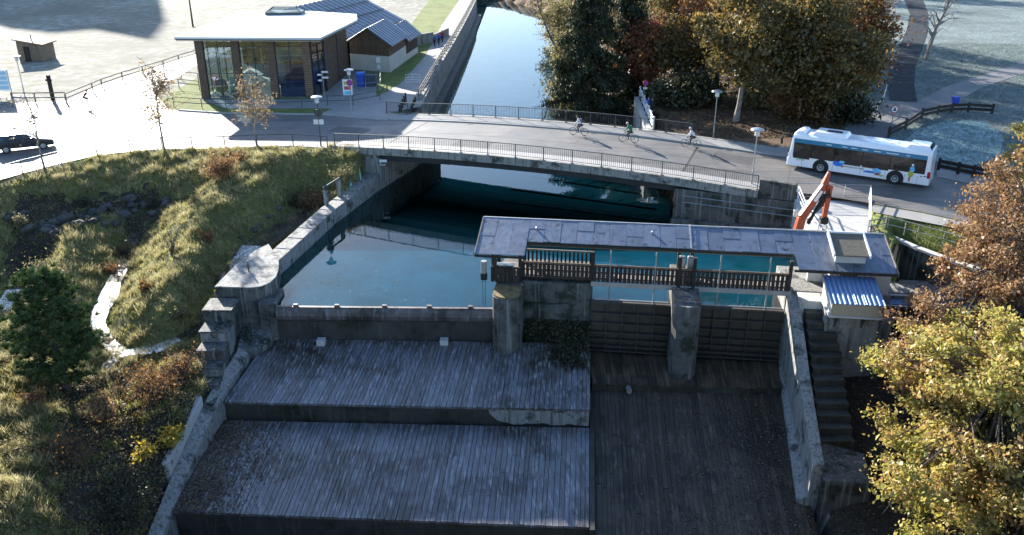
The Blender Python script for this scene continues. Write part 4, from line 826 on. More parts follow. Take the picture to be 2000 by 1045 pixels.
exhibit('exhibit_plinth', 'long dark blue plinth on museum floor behind right bay', MB().box(-25.3, -22.0, 94.6, 96.0, G + 0.03, G + 1.5), inb, (-24, 95, G))
exhibit('turquoise_display', 'turquoise display panel inside museum behind left bay', MB().box(-30.9, -29.9, 94.9, 95.1, G + 0.03, G + 2.0), mat('exhibit_teal', (0.10, 0.32, 0.32), 0.5, 0.2, 2), (-30.4, 95, G))
mb = MB().lathe([(0.0, -0.1), (0.75, -0.1), (0.8, 0.1), (0.0, 0.1)], 18, (-32.0, 95.2, G + 1.0), 'y'); mb.box(-32.1, -31.9, 95.3, 95.5, G + 0.03, G + 1.0)
exhibit('turbine_wheel', 'dark turbine wheel exhibit inside left corner of the museum', mb, rail_steel, (-32, 95.2, G))
sign_white = mat('print_white', (0.8, 0.8, 0.8), 0.5, 0.02, 2, bump=0, fine=0)
for body, px, z in (('Die Kraft', -32.55, 8.30), ('des Wassers', -32.35, 7.78)):
    text_mesh('lettering', body, 0.56, sign_white, MU, Matrix.Translation(Vector((px, 93.44, z)) - wloc(MU)) @ Matrix.Rotation(math.radians(90), 4, 'X'))
sk = MB(); c0 = (-28.2, 110.3); s_ = thing('skylight', 'small glazed skylight on far edge of the museum roof', 'skylight', (c0[0], c0[1], ZR + 0.22))
base = [(-30.2, 109.4), (-25.9, 109.8), (-25.9, 112.2), (-30.2, 111.8)]
MB().prism(base, ZR + 0.222, ZR + 0.5).build('curb', rail_steel, s_)
mb = MB(); ap_ = [(-29.4, 110.7, ZR + 1.1), (-26.7, 110.9, ZR + 1.1)]; bz = [(x, y, ZR + 0.51) for x, y in base]
mb.add(bz + ap_, [(0, 1, 5, 4), (1, 2, 5), (2, 3, 4, 5), (3, 0, 4)]).build('glazing', glass_m, s_)
for a, b in ((0, 4), (3, 4), (1, 5), (2, 5)): MB().tube([bz[a], ap_[b - 4]], 0.05, 4).build('frame_bar', rail_steel, s_)
# ------------------------------------------------------------------ barn with standing seam roof, gabled annex, field hut
def gable(name, label, A, B, depth, eave, apex, wallm, roofm, overh=0.5, plinth=None, nseam=14, z0=G):
    A, B, D = Vector(A), Vector(B), Vector(depth); o = thing(name, label, 'building', (A.x, A.y, z0)); M_ = (A + B) / 2
    n = (B - A).normalized(); dd = D.normalized()
    if plinth:
        MB().prism([tuple(A - n * 0.04 - dd * 0.04), tuple(B + n * 0.04 - dd * 0.04), tuple(B + D + n * 0.04), tuple(A + D - n * 0.04)], z0, z0 + plinth).build('plinth', plaster, o)
    zb = z0 + (plinth or 0) + 0.002
    v = [(*A, zb), (*B, zb), (*B, z0 + eave), (*M_, z0 + apex), (*A, z0 + eave)]; w = [(x + D.x, y + D.y, z) for x, y, z in v]
    MB().add(v + w, [(0, 1, 2, 3, 4), (9, 8, 7, 6, 5), (0, 5, 6, 1), (1, 6, 7, 2), (4, 9, 5, 0)]).build('wall', wallm, o)
    for sgn, E in ((-1, A), (1, B)):
        e = E + n * sgn * overh; zz = z0 + eave - (apex - eave) * overh / (B - A).length * 2
        for k in range(nseam):
            f0, f1 = -0.35 / D.length + (1 + 0.7 / D.length) * k / nseam, -0.35 / D.length + (1 + 0.7 / D.length) * (k + 1) / nseam
            p = [e + D * f0, e + D * f1, M_ + D * f1, M_ + D * f0]; zs_ = [zz, zz, z0 + apex, z0 + apex]
            top = [(q.x, q.y, z_ + 0.16) for q, z_ in zip(p, zs_)]
            MB().hexa([(x, y, z_ - 0.13) for x, y, z_ in top] + top).build('roof_tray', roofm, o)
            a_, b_ = top[0], top[3]; MB().tube([(a_[0], a_[1], a_[2] + 0.02), (b_[0], b_[1], b_[2] + 0.02)], 0.035, 4).build('seam', rail_steel, o)
    return o, A, B, D
e0, e1 = at(682, 66, 7.4), at(792, 31, 7.4); ax = Vector((e1.x - e0.x, e1.y - e0.y)); pn = Vector((-ax.y, ax.x)).normalized()
barn, A, B, D = gable('barn', 'large barn with grey standing seam roof behind the museum', Vector((e0.x, e0.y)) + pn * 14.5 - ax * 0.12, Vector((e0.x, e0.y)) - ax * 0.12 + pn * 0.5, tuple(ax * 1.05), 3.7, 6.9, dark_wood, slate_roof, 0.6, None, 16)
for f in (0.33, 0.66):
    for zz in (0,):
        q0 = B.lerp(A, f * 0.5); q1 = q0 + D; h = G + 3.7 + 3.2 * f; MB().tube([(q0.x, q0.y, h + 0.3), (q1.x, q1.y, h + 0.3)], 0.06, 4).build('snow_guard', rail_steel, barn)
annex_m = mat('annex_boards', (0.16, 0.105, 0.07), 0.85, 0.25, 3, rand=0.3, bump=0.2)
annex, A, B, D = gable('annex', 'gabled timber annex on white plinth beside the towpath', (-20.3, 110.2), (-15.1, 107.9), (1.1, 8.2), 3.5, 5.1, annex_m, slate_roof, 0.6, 1.95, 9)
for k in range(24):
    p = A.lerp(B, k / 24 + 0.004); q = A.lerp(B, (k + 1) / 24 - 0.004); f = (k + 0.5) / 24; top = G + 3.5 + 1.6 * (1 - abs(2 * f - 1)) - 0.12
    nn = Vector((B - A).normalized().yx) * 0.03; nn = Vector((nn.x, -abs(nn.y)))
    MB().prism([tuple(p), tuple(q), (q.x - 0.012, q.y - 0.03), (p.x - 0.012, p.y - 0.03)], G + 1.96, top).build('board', annex_m, annex)
p = A.lerp(B, 0.72); MB().box(p.x - 0.3, p.x + 0.35, p.y - 0.16, p.y - 0.05, G + 1.1, G + 1.75).build('notice', white_steel, annex)
MB().box(p.x - 0.2, p.x + 0.25, p.y - 0.14, p.y - 0.05, G + 0.3, G + 0.8).build('notice', white_steel, annex)
ann2, _, _, _ = gable('annex_extension', 'lower rear extension of the gabled annex with the same seamed roof', (-17.3, 117.6), (-14.0, 116.2), (0.9, 6.0), 2.9, 4.2, dark_wood, slate_roof, 0.6, 0.8, 6)
bw = thing('site_wall', 'low grey concrete wall stepping back behind the annex', 'wall', (-13, 128, G))
MB().prism([(-15.5, 126), (-11.6, 131), (-11.9, 131.3), (-15.8, 126.3)], G - 0.2, G + 1.5).build('wall_panel', concrete, bw); MB().prism([(-11.58, 131), (-9.8, 138), (-10.1, 138), (-11.9, 131.3)], G - 0.2, G + 1.1).build('wall_panel', concrete, bw)
hut = thing('field_hut', 'small brown timber hut with slanting roof in the frosted field', 'hut', (-63.2, 116, G))
wood_hut = mat('hut_boards', (0.27, 0.20, 0.14), 0.85, 0.25, 3, rand=0.3, bump=0.3)
MB().extr([(-64.8, G), (-61.5, G), (-61.5, G + 2.15), (-64.8, G + 2.75)], 'y', 115.4, 118.4).build('wall', wood_hut, hut)
for k in range(14): MB().box(-64.8 + k * 0.236, -64.58 + k * 0.236, 115.36, 115.398, G, G + 2.72 - 0.043 * k).build('board', wood_hut, hut)
MB().extr([(-65.1, G + 2.8), (-61.2, G + 2.1), (-61.2, G + 2.24), (-65.1, G + 2.94)], 'y', 115.0, 118.8).build('roof', brown_wood, hut)
MB().box(-64.0, -63.2, 115.33, 115.357, G, G + 1.95).build('door', dark_wood, hut)
MB().tube([(-63.6, 117, G + 2.5), (-63.6, 117, G + 3.3)], 0.07).build('chimney', rail_steel, hut)
# ------------------------------------------------------------------ platform, crane, fences to the right of the bridge
PF = thing('service_platform', 'bright concrete service platform with white railing behind the gatehouse roof', 'platform', (23, 57, 0))
pq = [atxy(*p) for p in ((1590, 462, 2.75), (1700, 466, 2.75), (1702, 390, 3.1), (1552, 376, 3.1))]
pq = [pq[0], pq[1], (26.2, 60.2), (20.9, 60.7), (20.3, 57.5)]
MB().prism(pq, -3, [2.75, 2.75, 3.15, 3.15, 2.9]).build('slab', concrete_pale, PF)
def rails(o, pts, m, zs, r=0.035, h=1.1):
    for p in pts: MB().tube([p, (p[0], p[1], p[2] + h)], r, 6).build('post', m, o)
    for a, b in zip(pts[:-1], pts[1:]):
        for z in zs: MB().tube([(a[0], a[1], a[2] + z), (b[0], b[1], b[2] + z)], r * 0.8, 5).build('rail', m, o)
rails(PF, [(pq[1][0] - 0.1, pq[1][1] + 0.1, 2.75), (25.0, 57.0, 2.95), (26.1, 60.0, 3.15)], white_steel, (0.4, 0.75, 1.1), 0.05)
rails(PF, [(pq[0][0] + 0.3, pq[0][1] + 0.3, 2.78), (20.6, 57.4, 2.92), (21.0, 60.4, 3.15)], white_steel, (0.4, 0.75, 1.1), 0.05)
MF = thing('mesh_panel_fence', 'light grey wire mesh fence between the platform and the road', 'fence', (23.5, 61, 3.1))
ma, mb_ = Vector((20.9, 61.0, 3.2)), Vector((26.3, 60.5, 3.2)); rails(MF, [tuple(ma.lerp(mb_, k / 3)) for k in range(4)], grey_steel, (0.08, 1.1), 0.03)
mb = MB()
for k in range(60): p = ma.lerp(mb_, k / 60); mb.tube([p, (p.x, p.y, p.z + 1.1)], 0.008, 3, False)
for k in range(5): mb.tube([(ma.x, ma.y, ma.z + 0.2 * k + 0.1), (mb_.x, mb_.y, mb_.z + 0.2 * k + 0.1)], 0.008, 3, False)
mb.build('wire_mesh', grey_steel, MF)['kind'] = 'stuff'
GT = thing('yard_gate', 'small galvanised bar gate right of the service platform', 'gate', at(1718, 452, G))
g0, g1 = at(1693, 462, 3.0), at(1727, 455, 3.0); rails(GT, [tuple(g0), tuple(g1)], grey_steel, (0.3, 0.7, 1.1), 0.05, 1.2)
bar_fence('bank_railing', 'thin galvanised railing on grassy strip right of the platform', [tuple(at(x, y, 3.15)) for x, y in ((1732, 452), (1765, 460), (1790, 467), (1840, 481), (1900, 500), (1960, 520))], 'railing', grey_steel, 1.0, (0.5, 1.0), 0.03)
orange = mat('crane_orange', (0.36, 0.065, 0.025), 0.45, 0.15, 2.0, patch=(0.25, 0.07, 0.03), pthr=0.62, pscale=3, bump=0.05)
CB = at(1561, 446, 3.0)
CR_ = thing('loader_crane', 'orange folding loader crane with black hydraulics rising behind the roof', 'crane', (CB.x, CB.y, 2.8))
def beam(nm, a, b, w0, w1, m, d0=None, d1=None, parent=None):      # tapered box beam from a to b
    a, b = Vector(a), Vector(b); d = (b - a).normalized(); s = d.cross(Vector((0, 1, 0.05))).normalized(); t = d.cross(s)
    d0 = d0 or w0; d1 = d1 or w1; q = []
    for p, w, dd in ((a, w0, d0), (b, w1, d1)): q += [p - s * w / 2 - t * dd / 2, p + s * w / 2 - t * dd / 2, p + s * w / 2 + t * dd / 2, p - s * w / 2 + t * dd / 2]
    return MB().hexa([tuple(v) for v in q]).build(nm, m, parent or CR_, bevel=0.025)
C0 = Vector((CB.x - 0.1, CB.y, 2.6)); C1 = C0 + Vector((0.15, 0, 1.2)); C2 = C0 + Vector((1.5, 0.1, 3.6)); C3 = C2 + Vector((0.1, -0.3, -2.3))
beam('column', C0, C1, 0.55, 0.5, orange); beam('main_boom', C1, C2, 0.5, 0.36, orange); beam('outer_boom', C2 + Vector((0.2, -0.2, -0.1)), C3, 0.36, 0.3, orange)
beam('boom_head', C2 + Vector((-0.1, 0, -0.1)), C2 + Vector((0.1, 0, 0.75)), 0.42, 0.2, orange); beam('decal', C1.lerp(C2, 0.5) + Vector((-0.02, -0.27, 0)), C1.lerp(C2, 0.8) + Vector((-0.02, -0.24, 0)), 0.24, 0.22, white_steel, 0.02, 0.02)
MB().tube([C1 + Vector((0.45, -0.2, -0.4)), C1.lerp(C2, 0.65) + Vector((0.3, -0.25, 0))], 0.11, 8).build('lift_cylinder', black_rubber, CR_)
MB().tube([C1.lerp(C2, 0.6) + Vector((0.4, -0.25, 0)), C2.lerp(C3, 0.3) + Vector((-0.15, -0.2, 0))], 0.10, 8).build('fold_cylinder', black_rubber, CR_)
for k in range(3): MB().tube([C1 + Vector((0.3, -0.35, -0.3 + 0.1 * k)), C1.lerp(C2, 0.4) + Vector((0.45 + .1 * k, -0.4, 0)), C1.lerp(C2, 0.8) + Vector((0.4, -0.4, 0.1 * k)), C2.lerp(C3, 0.4) + Vector((0.3 - .2 * k, -0.35, 0))], 0.05, 5).build('hose', black_rubber, CR_)
MB().box(C3.x - 0.25, C3.x + 0.25, C3.y - 0.25, C3.y + 0.25, C3.z - 0.45, C3.z).build('end_joint', black_rubber, CR_, bevel=0.05)
pts = [C3 + Vector((0.1 + 0.2 * math.cos(a), 0, -0.75 + 0.2 * math.sin(a))) for a in np.linspace(1.8, -2.6, 10)]
MB().tube([C3 + Vector((0, 0, -0.4))] + pts, 0.04, 6).build('hook', grey_steel, CR_)
beam('control_box', C1 + Vector((-0.45, -0.1, 0.1)), C1 + Vector((-0.45, -0.1, 0.55)), 0.3, 0.3, grey_steel)
# ------------------------------------------------------------------ bus
Lb, Wb = 10.7, 2.55
f0, r0 = at(1532, 320, G + 0.32), at(1815.6, 363, G + 0.32); dirv = (f0 - r0).normalized(); leftn = Vector((-dirv.y, dirv.x, 0))
bc = (f0 + r0) / 2 - leftn * Wb / 2
BUS = thing('city_bus', 'white city bus with blue window band and printed figures on the road', 'bus', (bc.x, bc.y, G), math.atan2(dirv.y, dirv.x))
bus_white = mat('bus_white', (0.82, 0.82, 0.82), 0.28, 0.02, 1.0, bump=0, fine=0, coat=0.4)
bus_blue = mat('bus_blue', (0.02, 0.17, 0.30), 0.3, 0.1, 2.0, bump=0, fine=0)
bus_glass = mat('bus_glass', (0.018, 0.017, 0.016), 0.08, 0.3, 1.5, spec=0.6, bump=0, fine=0)
h = Lb / 2; hw_ = Wb / 2
prof = [(-hw_, 0.3), (hw_, 0.3), (hw_, 2.55), (hw_ - 0.1, 2.78), (hw_ - 0.35, 2.9), (-hw_ + 0.35, 2.9), (-hw_ + 0.1, 2.78), (-hw_, 2.55)]
mb = MB(); n = len(prof); st = [(-h, 0.97, 0), (-h + 0.12, 1.0, 0), (h - 0.5, 1, 0), (h - 0.12, 0.985, 0), (h, 0.93, 0.0)]
vs = []
for x, k, _ in st:
    for y, z in prof:
        xx = x - (max(0, z - 1.0) * 0.17 if x > h - 0.2 else 0) + (max(0, z - 1.0) * 0.06 if x < -h + 0.05 else 0); vs.append((xx, y * k, z if z > 0.4 else z))
fs = [tuple(range(n))[::-1], tuple(range(4 * n, 5 * n))] + [(i * n + j, i * n + (j + 1) % n, (i + 1) * n + (j + 1) % n, (i + 1) * n + j) for i in range(4) for j in range(n)]
mb.add(vs, fs).build('body', bus_white, BUS, local=True, bevel=0.05)
for sy in (1, -1):
    Y = sy * (hw_ + 0.004); Y2 = sy * (hw_ + 0.016); y0, y1 = sorted((Y, Y2))
    wins = [(3.55, 4.85, 0.95), (1.75, 3.45, 1.1), (-0.35, 1.65, 1.0), (-2.4, -0.45, 1.0), (-4.9, -2.5, 1.15)]
    for a, b, zb in wins: MB().box(a, b, y0, y1, zb, 2.22).build('window', bus_glass, BUS, local=True)
    MB().box(-4.95, 4.88, min(sy * (hw_ + 0.001), sy * (hw_ + 0.008)), max(sy * (hw_ + 0.001), sy * (hw_ + 0.008)), 1.12, 2.22).build('glass_band', mat('band_black', (0.01, 0.01, 0.01), 0.15, 0.1, 3, bump=0, fine=0), BUS, local=True)
    for x in (4.1, 1.7, -0.4, -2.2, -3.6, -4.5): MB().box(x - 0.012, x + 0.012, min(Y, Y + sy * 0.003), max(Y, Y + sy * 0.003), 0.34, 0.94).build('panel_seam', mat('seam_grey', (0.3, 0.3, 0.3), 0.6, 0, 1, bump=0, fine=0), BUS, local=True)
    MB().box(-4.95, 4.9, min(Y, Y + sy * 0.01), max(Y, Y + sy * 0.01), 2.22, 2.55).build('window_band', bus_blue, BUS, local=True)
    for x in (2.6, -2.95):
        w = MB().lathe([(0.36, -0.14), (0.48, -0.11), (0.48, 0.09), (0.42, 0.12), (0.30, 0.11)], 20, (x, sy * (hw_ - 0.13), 0.48), 'y').build('wheel', black_rubber, BUS, local=True)
        MB().lathe([(0.29, 0.08), (0.27, 0.13), (0.15, 0.10), (0.1, 0.17), (0.02, 0.17)] if sy > 0 else [(0.02, -0.17), (0.1, -0.17), (0.15, -0.1), (0.27, -0.13), (0.29, -0.08)], 16, (x, sy * (hw_ - 0.13), 0.48), 'y').build('rim', grey_steel, w, local=True)
        pts = [(x + 0.62 * math.cos(a), 0.5 + 0.62 * math.sin(a)) for a in np.linspace(math.radians(-18), math.radians(198), 16)]
        MB().extr(pts, 'y', y0 - 0.002 * (sy > 0), y1 - 0.006).build('wheel_arch', black_rubber, BUS, local=True)
        w.location.y = sy * 0.05
    MB().box(-h - 0.0, -h + 0.22, y0, y1, 0.85, 1.35).build('tail_light', mat('tail_red', (0.45, 0.01, 0.01), 0.3, 0.1, 3, bump=0), BUS, local=True)
MB().extr([(h - 0.02, 1.12), (h - 0.27, 2.6), (h - 0.24, 2.6), (h + 0.02, 1.12)], 'y', -hw_ + 0.13, hw_ - 0.13).build('windscreen', bus_glass, BUS, local=True)
MB().box(h - 0.31, h - 0.2, -hw_ + 0.2, hw_ - 0.2, 2.62, 2.8).build('destination_display', bus_glass, BUS, local=True)
for sy in (1, -1):
    MB().box(h - 0.05, h + 0.02, sy * 0.9 - 0.2, sy * 0.9 + 0.2, 0.62, 0.85).build('headlight', mat('lamp_glass', (0.6, 0.62, 0.65), 0.15, 0.05, 3, bump=0), BUS, local=True)
    MB().tube([(h - 0.2, sy * 1.0, 2.75), (h + 0.45, sy * 1.15, 2.7), (h + 0.55, sy * 1.25, 2.4), (h + 0.52, sy * 1.25, 1.95)], [0.05, 0.06, 0.1, 0.1], 6).build('mirror', black_rubber, BUS, local=True)
def pod(nm, x0, x1, w, z0, z1, m=bus_white): MB().hexa([(x0, -w, z0), (x1, -w, z0), (x1, w, z0), (x0, w, z0), (x0 + 0.2, -w + 0.15, z1), (x1 - 0.25, -w + 0.15, z1), (x1 - 0.25, w - 0.15, z1), (x0 + 0.2, w - 0.15, z1)]).build(nm, m, BUS, local=True, bevel=0.04)
pod('roof_fairing', 4.2, 5.0, 1.0, 2.88, 3.08); pod('air_conditioner', 1.0, 3.7, 0.95, 2.88, 3.16); pod('roof_hatch', -0.9, -0.1, 0.4, 2.88, 2.95); pod('rear_fairing', -5.1, -3.3, 0.95, 2.88, 3.14)
pod('roof_hatch', -2.8, -2.0, 0.4, 2.88, 2.95); pod('vent_grille', 1.4, 2.9, 0.4, 3.1, 3.19, black_rubber); pod('rear_vent', -5.12, -4.75, 0.85, 2.9, 3.18, black_rubber)
green_p = mat('print_green', (0.03, 0.30, 0.12), 0.5, 0.02, 2, bump=0, fine=0); blue_p = mat('print_blue', (0.02, 0.16, 0.60), 0.5, 0.3, 3, bump=0, fine=0); cyan_p = mat('print_cyan', (0.15, 0.50, 0.75), 0.5, 0.3, 3, bump=0, fine=0)
yel_p = mat('print_yellow', (0.42, 0.45, 0.08), 0.5, 0.4, 5, bump=0, fine=0); red_p = mat('print_red', (0.45, 0.08, 0.08), 0.5, 0.4, 6, bump=0, fine=0); dark_p = mat('print_dark', (0.03, 0.04, 0.06), 0.5, 0.1, 3, bump=0, fine=0)
YS = hw_ + 0.022
def side_text(body, size, x, z, m, name='lettering'):       # reads from the bus's left side: text runs towards the rear
    M4 = Matrix.Translation((x, YS, z)) @ Matrix.Rotation(math.pi, 4, 'Z') @ Matrix.Rotation(math.pi / 2, 4, 'X'); text_mesh(name, body, size, m, BUS, M4, 0.003)
side_text('RVA', 0.34, 4.55, 0.78, green_p); side_text('GRENZENLOS MOBIL', 0.17, 0.95, 0.80, dark_p)
for x, w in ((2.2, 0.4), (1.0, 0.35), (0.3, 0.45), (-0.5, 0.4), (-1.4, 0.5), (-2.5, 0.9), (-3.6, 0.25)): MB().box(x - w / 2, x + w / 2, YS - 0.004, YS, 2.35, 2.40).build('band_print', sign_white, BUS, local=True)
def blob(name, m, cx, cz, rx, rz_, seed, n=18):
    R = random.Random(seed); pts = [(cx + rx * math.cos(a) * R.uniform(0.75, 1.1), cz + rz_ * math.sin(a) * R.uniform(0.75, 1.1)) for a in [2 * math.pi * k / n for k in range(n)]]
    MB().extr(pts, 'y', YS - 0.004 - 0.001 * (seed % 4), YS + 0.0012 * (seed % 5)).build(name, m, BUS, local=True)
blob('printed_bird', blue_p, 1.35, 0.98, 0.42, 0.24, 1); blob('printed_bird', cyan_p, 1.05, 1.15, 0.22, 0.12, 2); blob('printed_bird', red_p, 1.0, 0.82, 0.1, 0.08, 3)
blob('printed_picture', cyan_p, -1.6, 0.82, 0.34, 0.28, 5); blob('printed_picture', blue_p, -1.0, 0.7, 0.45, 0.09, 6); blob('printed_picture', red_p, -1.65, 0.62, 0.25, 0.1, 8); blob('printed_picture', yel_p, -1.95, 0.55, 0.18, 0.08, 11)
blob('printed_figure', sign_white, -4.05, 1.72, 0.09, 0.11, 12); blob('printed_figure', cyan_p, -4.05, 1.42, 0.2, 0.22, 13); blob('printed_figure', yel_p, -4.0, 1.02, 0.22, 0.3, 16); blob('printed_figure', red_p, -3.95, 0.6, 0.07, 0.2, 17)
blob('printed_logo', dark_p, -4.75, 0.95, 0.11, 0.035, 21); blob('printed_logo', dark_p, -5.0, 0.98, 0.11, 0.035, 22)
# ------------------------------------------------------------------ parked estate car
CARX = (at(3, 303, G) + at(107, 291, G)) / 2; cd = at(107, 291, G) - at(3, 303, G)
CAR = thing('estate_car', 'black estate car parked by the fence at far left', 'car', (CARX.x - 0.75, CARX.y + 1.0, G), math.atan2(cd.y, cd.x))
car_p = mat('car_black', (0.022, 0.022, 0.026), 0.2, 0.1, 2, spec=0.6, bump=0, fine=0, coat=0.6)
prof = [(-2.3, 0.35), (2.25, 0.3), (2.32, 0.55), (2.2, 0.78), (1.1, 0.98), (0.95, 1.0), (-2.2, 1.0), (-2.34, 0.85)]
MB().extr(prof, 'y', -0.9, 0.9).build('body', car_p, CAR, local=True, bevel=0.07)
cab = [(-2.15, 1.0), (1.0, 0.99), (0.25, 1.42), (-0.2, 1.47), (-1.6, 1.46), (-1.95, 1.38)]
mb = MB(); vs = [(x, -0.84 + (z - 1) * 0.42, z) for x, z in cab] + [(x, 0.84 - (z - 1) * 0.42, z) for x, z in cab]; n = 6
mb.add(vs, [tuple(range(6))[::-1], tuple(range(6, 12))] + [(i, (i + 1) % 6, 6 + (i + 1) % 6, 6 + i) for i in range(6)]).build('cabin', car_p, CAR, local=True, bevel=0.04)
for sy in (-1, 1):
    for a, b in ((-0.75, 0.55), (-1.5, -0.82)):
        q = [(a, 1.04), (b if b < 0 else 0.72, 1.04), (min(b, 0.22), 1.38), (a + 0.02, 1.40)]
        vs = [(x, sy * (0.845 - (z - 1) * 0.42), z) for x, z in q] + [(x, sy * (0.86 - (z - 1) * 0.42), z) for x, z in q]
        MB().add(vs, [(0, 1, 2, 3), (7, 6, 5, 4), (0, 4, 5, 1), (1, 5, 6, 2), (2, 6, 7, 3), (3, 7, 4, 0)]).build('side_window', bus_glass, CAR, local=True)
    for x in (-1.45, 1.4):
        w = MB().lathe([(0.22, -0.1), (0.32, -0.09), (0.32, 0.09), (0.22, 0.1)], 18, (x, sy * 0.84, 0.32), 'y').build('wheel', black_rubber, CAR, local=True)
        MB().lathe([(0.21, -0.105), (0.05, -0.11), (0.05, 0.11), (0.21, 0.105)], 14, (x, sy * 0.84, 0.32), 'y').build('rim', grey_steel, w, local=True)
    MB().box(2.1, 2.3, sy * 0.65 - 0.2, sy * 0.65 + 0.2, 0.6, 0.75).build('headlight', MATS['lamp_glass'], CAR, local=True)
    MB().box(-2.36, -2.2, sy * 0.7 - 0.18, sy * 0.7 + 0.18, 0.7, 0.95).build('tail_light', MATS['tail_red'], CAR, local=True)
    MB().box(0.55, 0.75, sy * 0.95 - 0.1, sy * 0.95 + 0.1, 1.0, 1.15).build('mirror', car_p, CAR, local=True, bevel=0.03)
# ------------------------------------------------------------------ lamps and signs
def lamp(label, px, py, z=G, hh=4.3, disc=None):
    b = at(px, py, z); o = thing('street_lamp', label, 'street lamp', b, group='park lamps with flat shades')
    MB().lathe([(0.07, 0), (0.065, 1.0), (0.05, 1.02), (0.045, hh - 0.6)], 8, b).build('pole', grey_steel if disc is None else rail_steel, o)
    MB().lathe([(0.1, hh - 0.62), (0.19, hh - 0.55), (0.19, hh - 0.2), (0.12, hh - 0.14)], 12, b).build('lamp_glass', lamp_w, o, smooth=True)
    MB().lathe([(0.12, hh - 0.14), (0.5, hh - 0.12), (0.46, hh - 0.05), (0.2, hh + 0.03), (0.04, hh + 0.05)], 16, b).build('shade', grey_steel, o, smooth=True)
    return o, b
lamp('lamp with road sign and two white plates at left end of the bridge', 627, 286, G, 4.45, 1)
o, b = bpy.data.objects['street_lamp'], at(627, 286, G)
MB().lathe([(0.02, -0.02), (0.36, -0.02), (0.36, 0.02), (0.02, 0.02)], 20, (b.x, b.y + 0.1, b.z + 2.95), 'y').build('round_sign', rail_steel, o)
for d in (-0.24, 0.24): MB().box(b.x + d - 0.2, b.x + d + 0.2, b.y - 0.1, b.y - 0.07, b.z + 2.0, b.z + 2.4).build('plate', white_steel, o)
lamp('slim grey lamp on the pavement below the leafy slope, left of bus', 1393, 268)
lamp('grey lamp by the parapet block in front of the bus', 1468, 358, G + 0.1, 4.3)
o, b = lamp('lamp carrying round no-stopping sign in front of museum steps', 687, 218)
sign_red = mat('sign_red', (0.55, 0.02, 0.03), 0.5, 0.05, 3, bump=0, fine=0); sign_blue = mat('sign_blue', (0.02, 0.07, 0.40), 0.5, 0.05, 3, bump=0, fine=0)
def roundsign(o, b, z, r=0.32, face=sign_blue, cross=True):
    MB().lathe([(0.01, -0.015), (r, -0.015), (r, 0.015), (0.01, 0.015)], 22, (b.x, b.y - 0.09, z), 'y').build('sign_disc', sign_red, o)
    MB().lathe([(0.01, -0.004), (r * 0.78, -0.004), (r * 0.78, 0.004), (0.01, 0.004)], 22, (b.x, b.y - 0.11, z), 'y').build('sign_face', face, o)
    if cross:
        for s in (1, -1): MB().hexa([(b.x + s * (x) , b.y - 0.116 + y - 0.002 * s, z + x + w) for y, x, w in ((-.003, -r * .55, -.04), (-.003, r * .55, -.04), (.003, r * .55, -.04), (.003, -r * .55, -.04), (-.003, -r * .55, .04), (-.003, r * .55, .04), (.003, r * .55, .04), (.003, -r * .55, .04))]).build('sign_bar', sign_red, o)
roundsign(o, b, b.z + 2.95)
lamp('lamp with flat round head behind the info board at far left', 48, 186)
def post_sign(name, label, px, py, hh, z=G):
    b = at(px, py, z); o = thing(name, label, 'road sign', b); MB().tube([b, (b.x, b.y, b.z + hh)], 0.04).build('pole', grey_steel, o); return o, b
o, b = post_sign('road_sign', 'round red-rimmed vehicle ban sign at the side road', 1738, 262, 2.6); roundsign(o, b, b.z + 2.35, 0.36, sign_white, False)
MB().box(b.x - 0.16, b.x + 0.16, b.y - 0.13, b.y - 0.116, b.z + 2.2, b.z + 2.32).box(b.x - 0.1, b.x + 0.1, b.y - 0.13, b.y - 0.116, b.z + 2.321, b.z + 2.43).box(b.x - 0.14, b.x + 0.14, b.y - 0.13, b.y - 0.116, b.z + 2.46, b.z + 2.52).build('car_symbol', dark_p, o)
o, b = post_sign('road_sign', 'round no-stopping sign with white plate by the pale viewing fence', 1258, 205, 2.6); roundsign(o, b, b.z + 2.3, 0.3)
MB().box(b.x - 0.22, b.x + 0.22, b.y - 0.1, b.y - 0.08, b.z + 1.65, b.z + 1.9).build('plate', white_steel, o)
o, b = post_sign('road_sign', 'give-way triangle sign in front of left museum window', 425, 200, 2.9)
MB().extr([(b.x, b.z + 2.1), (b.x + 0.4, b.z + 2.8), (b.x - 0.4, b.z + 2.8)], 'y', b.y - 0.08, b.y - 0.06).build('triangle', sign_red, o)
MB().extr([(b.x, b.z + 2.27), (b.x + 0.25, b.z + 2.72), (b.x - 0.25, b.z + 2.72)], 'y', b.y - 0.09, b.y - 0.082).build('triangle_face', sign_white, o)
o, b = post_sign('waymarker', 'signpost with pale arrow boards beside museum corner', 634, 192, 2.9)
for k, (w, s) in enumerate(((0.55, 1), (0.5, -1), (0.55, 1), (0.45, -1))):
    z = b.z + 2.75 - 0.3 * k; MB().extr([(b.x - 0.1, z), (b.x + s * w, z), (b.x + s * (w + 0.12), z + 0.1), (b.x + s * w, z + 0.2), (b.x - 0.1, z + 0.2)], 'y', b.y - 0.08, b.y - 0.05).build('arrow_board', lamp_w, o)
def board(label, px0, px1, py, hh, colr, nrow):
    a, c = at(px0, py, G), at(px1, py, G); o = thing('info_board', label, 'info board', a)
    for p in (a, c): MB().tube([p, (p.x, p.y, p.z + hh)], 0.05).build('post', grey_steel, o)
    MB().box(a.x, c.x, a.y - 0.1, a.y - 0.05, G + hh * 0.25, G + hh).build('panel', sign_white, o)
    for k in range(nrow):
        z = G + hh * (0.3 + 0.68 * k / nrow); MB().box(a.x + 0.12, c.x - 0.12, a.y - 0.115, a.y - 0.102, z, z + hh * 0.5 / nrow).build('print', colr[k % len(colr)], o)
    return o
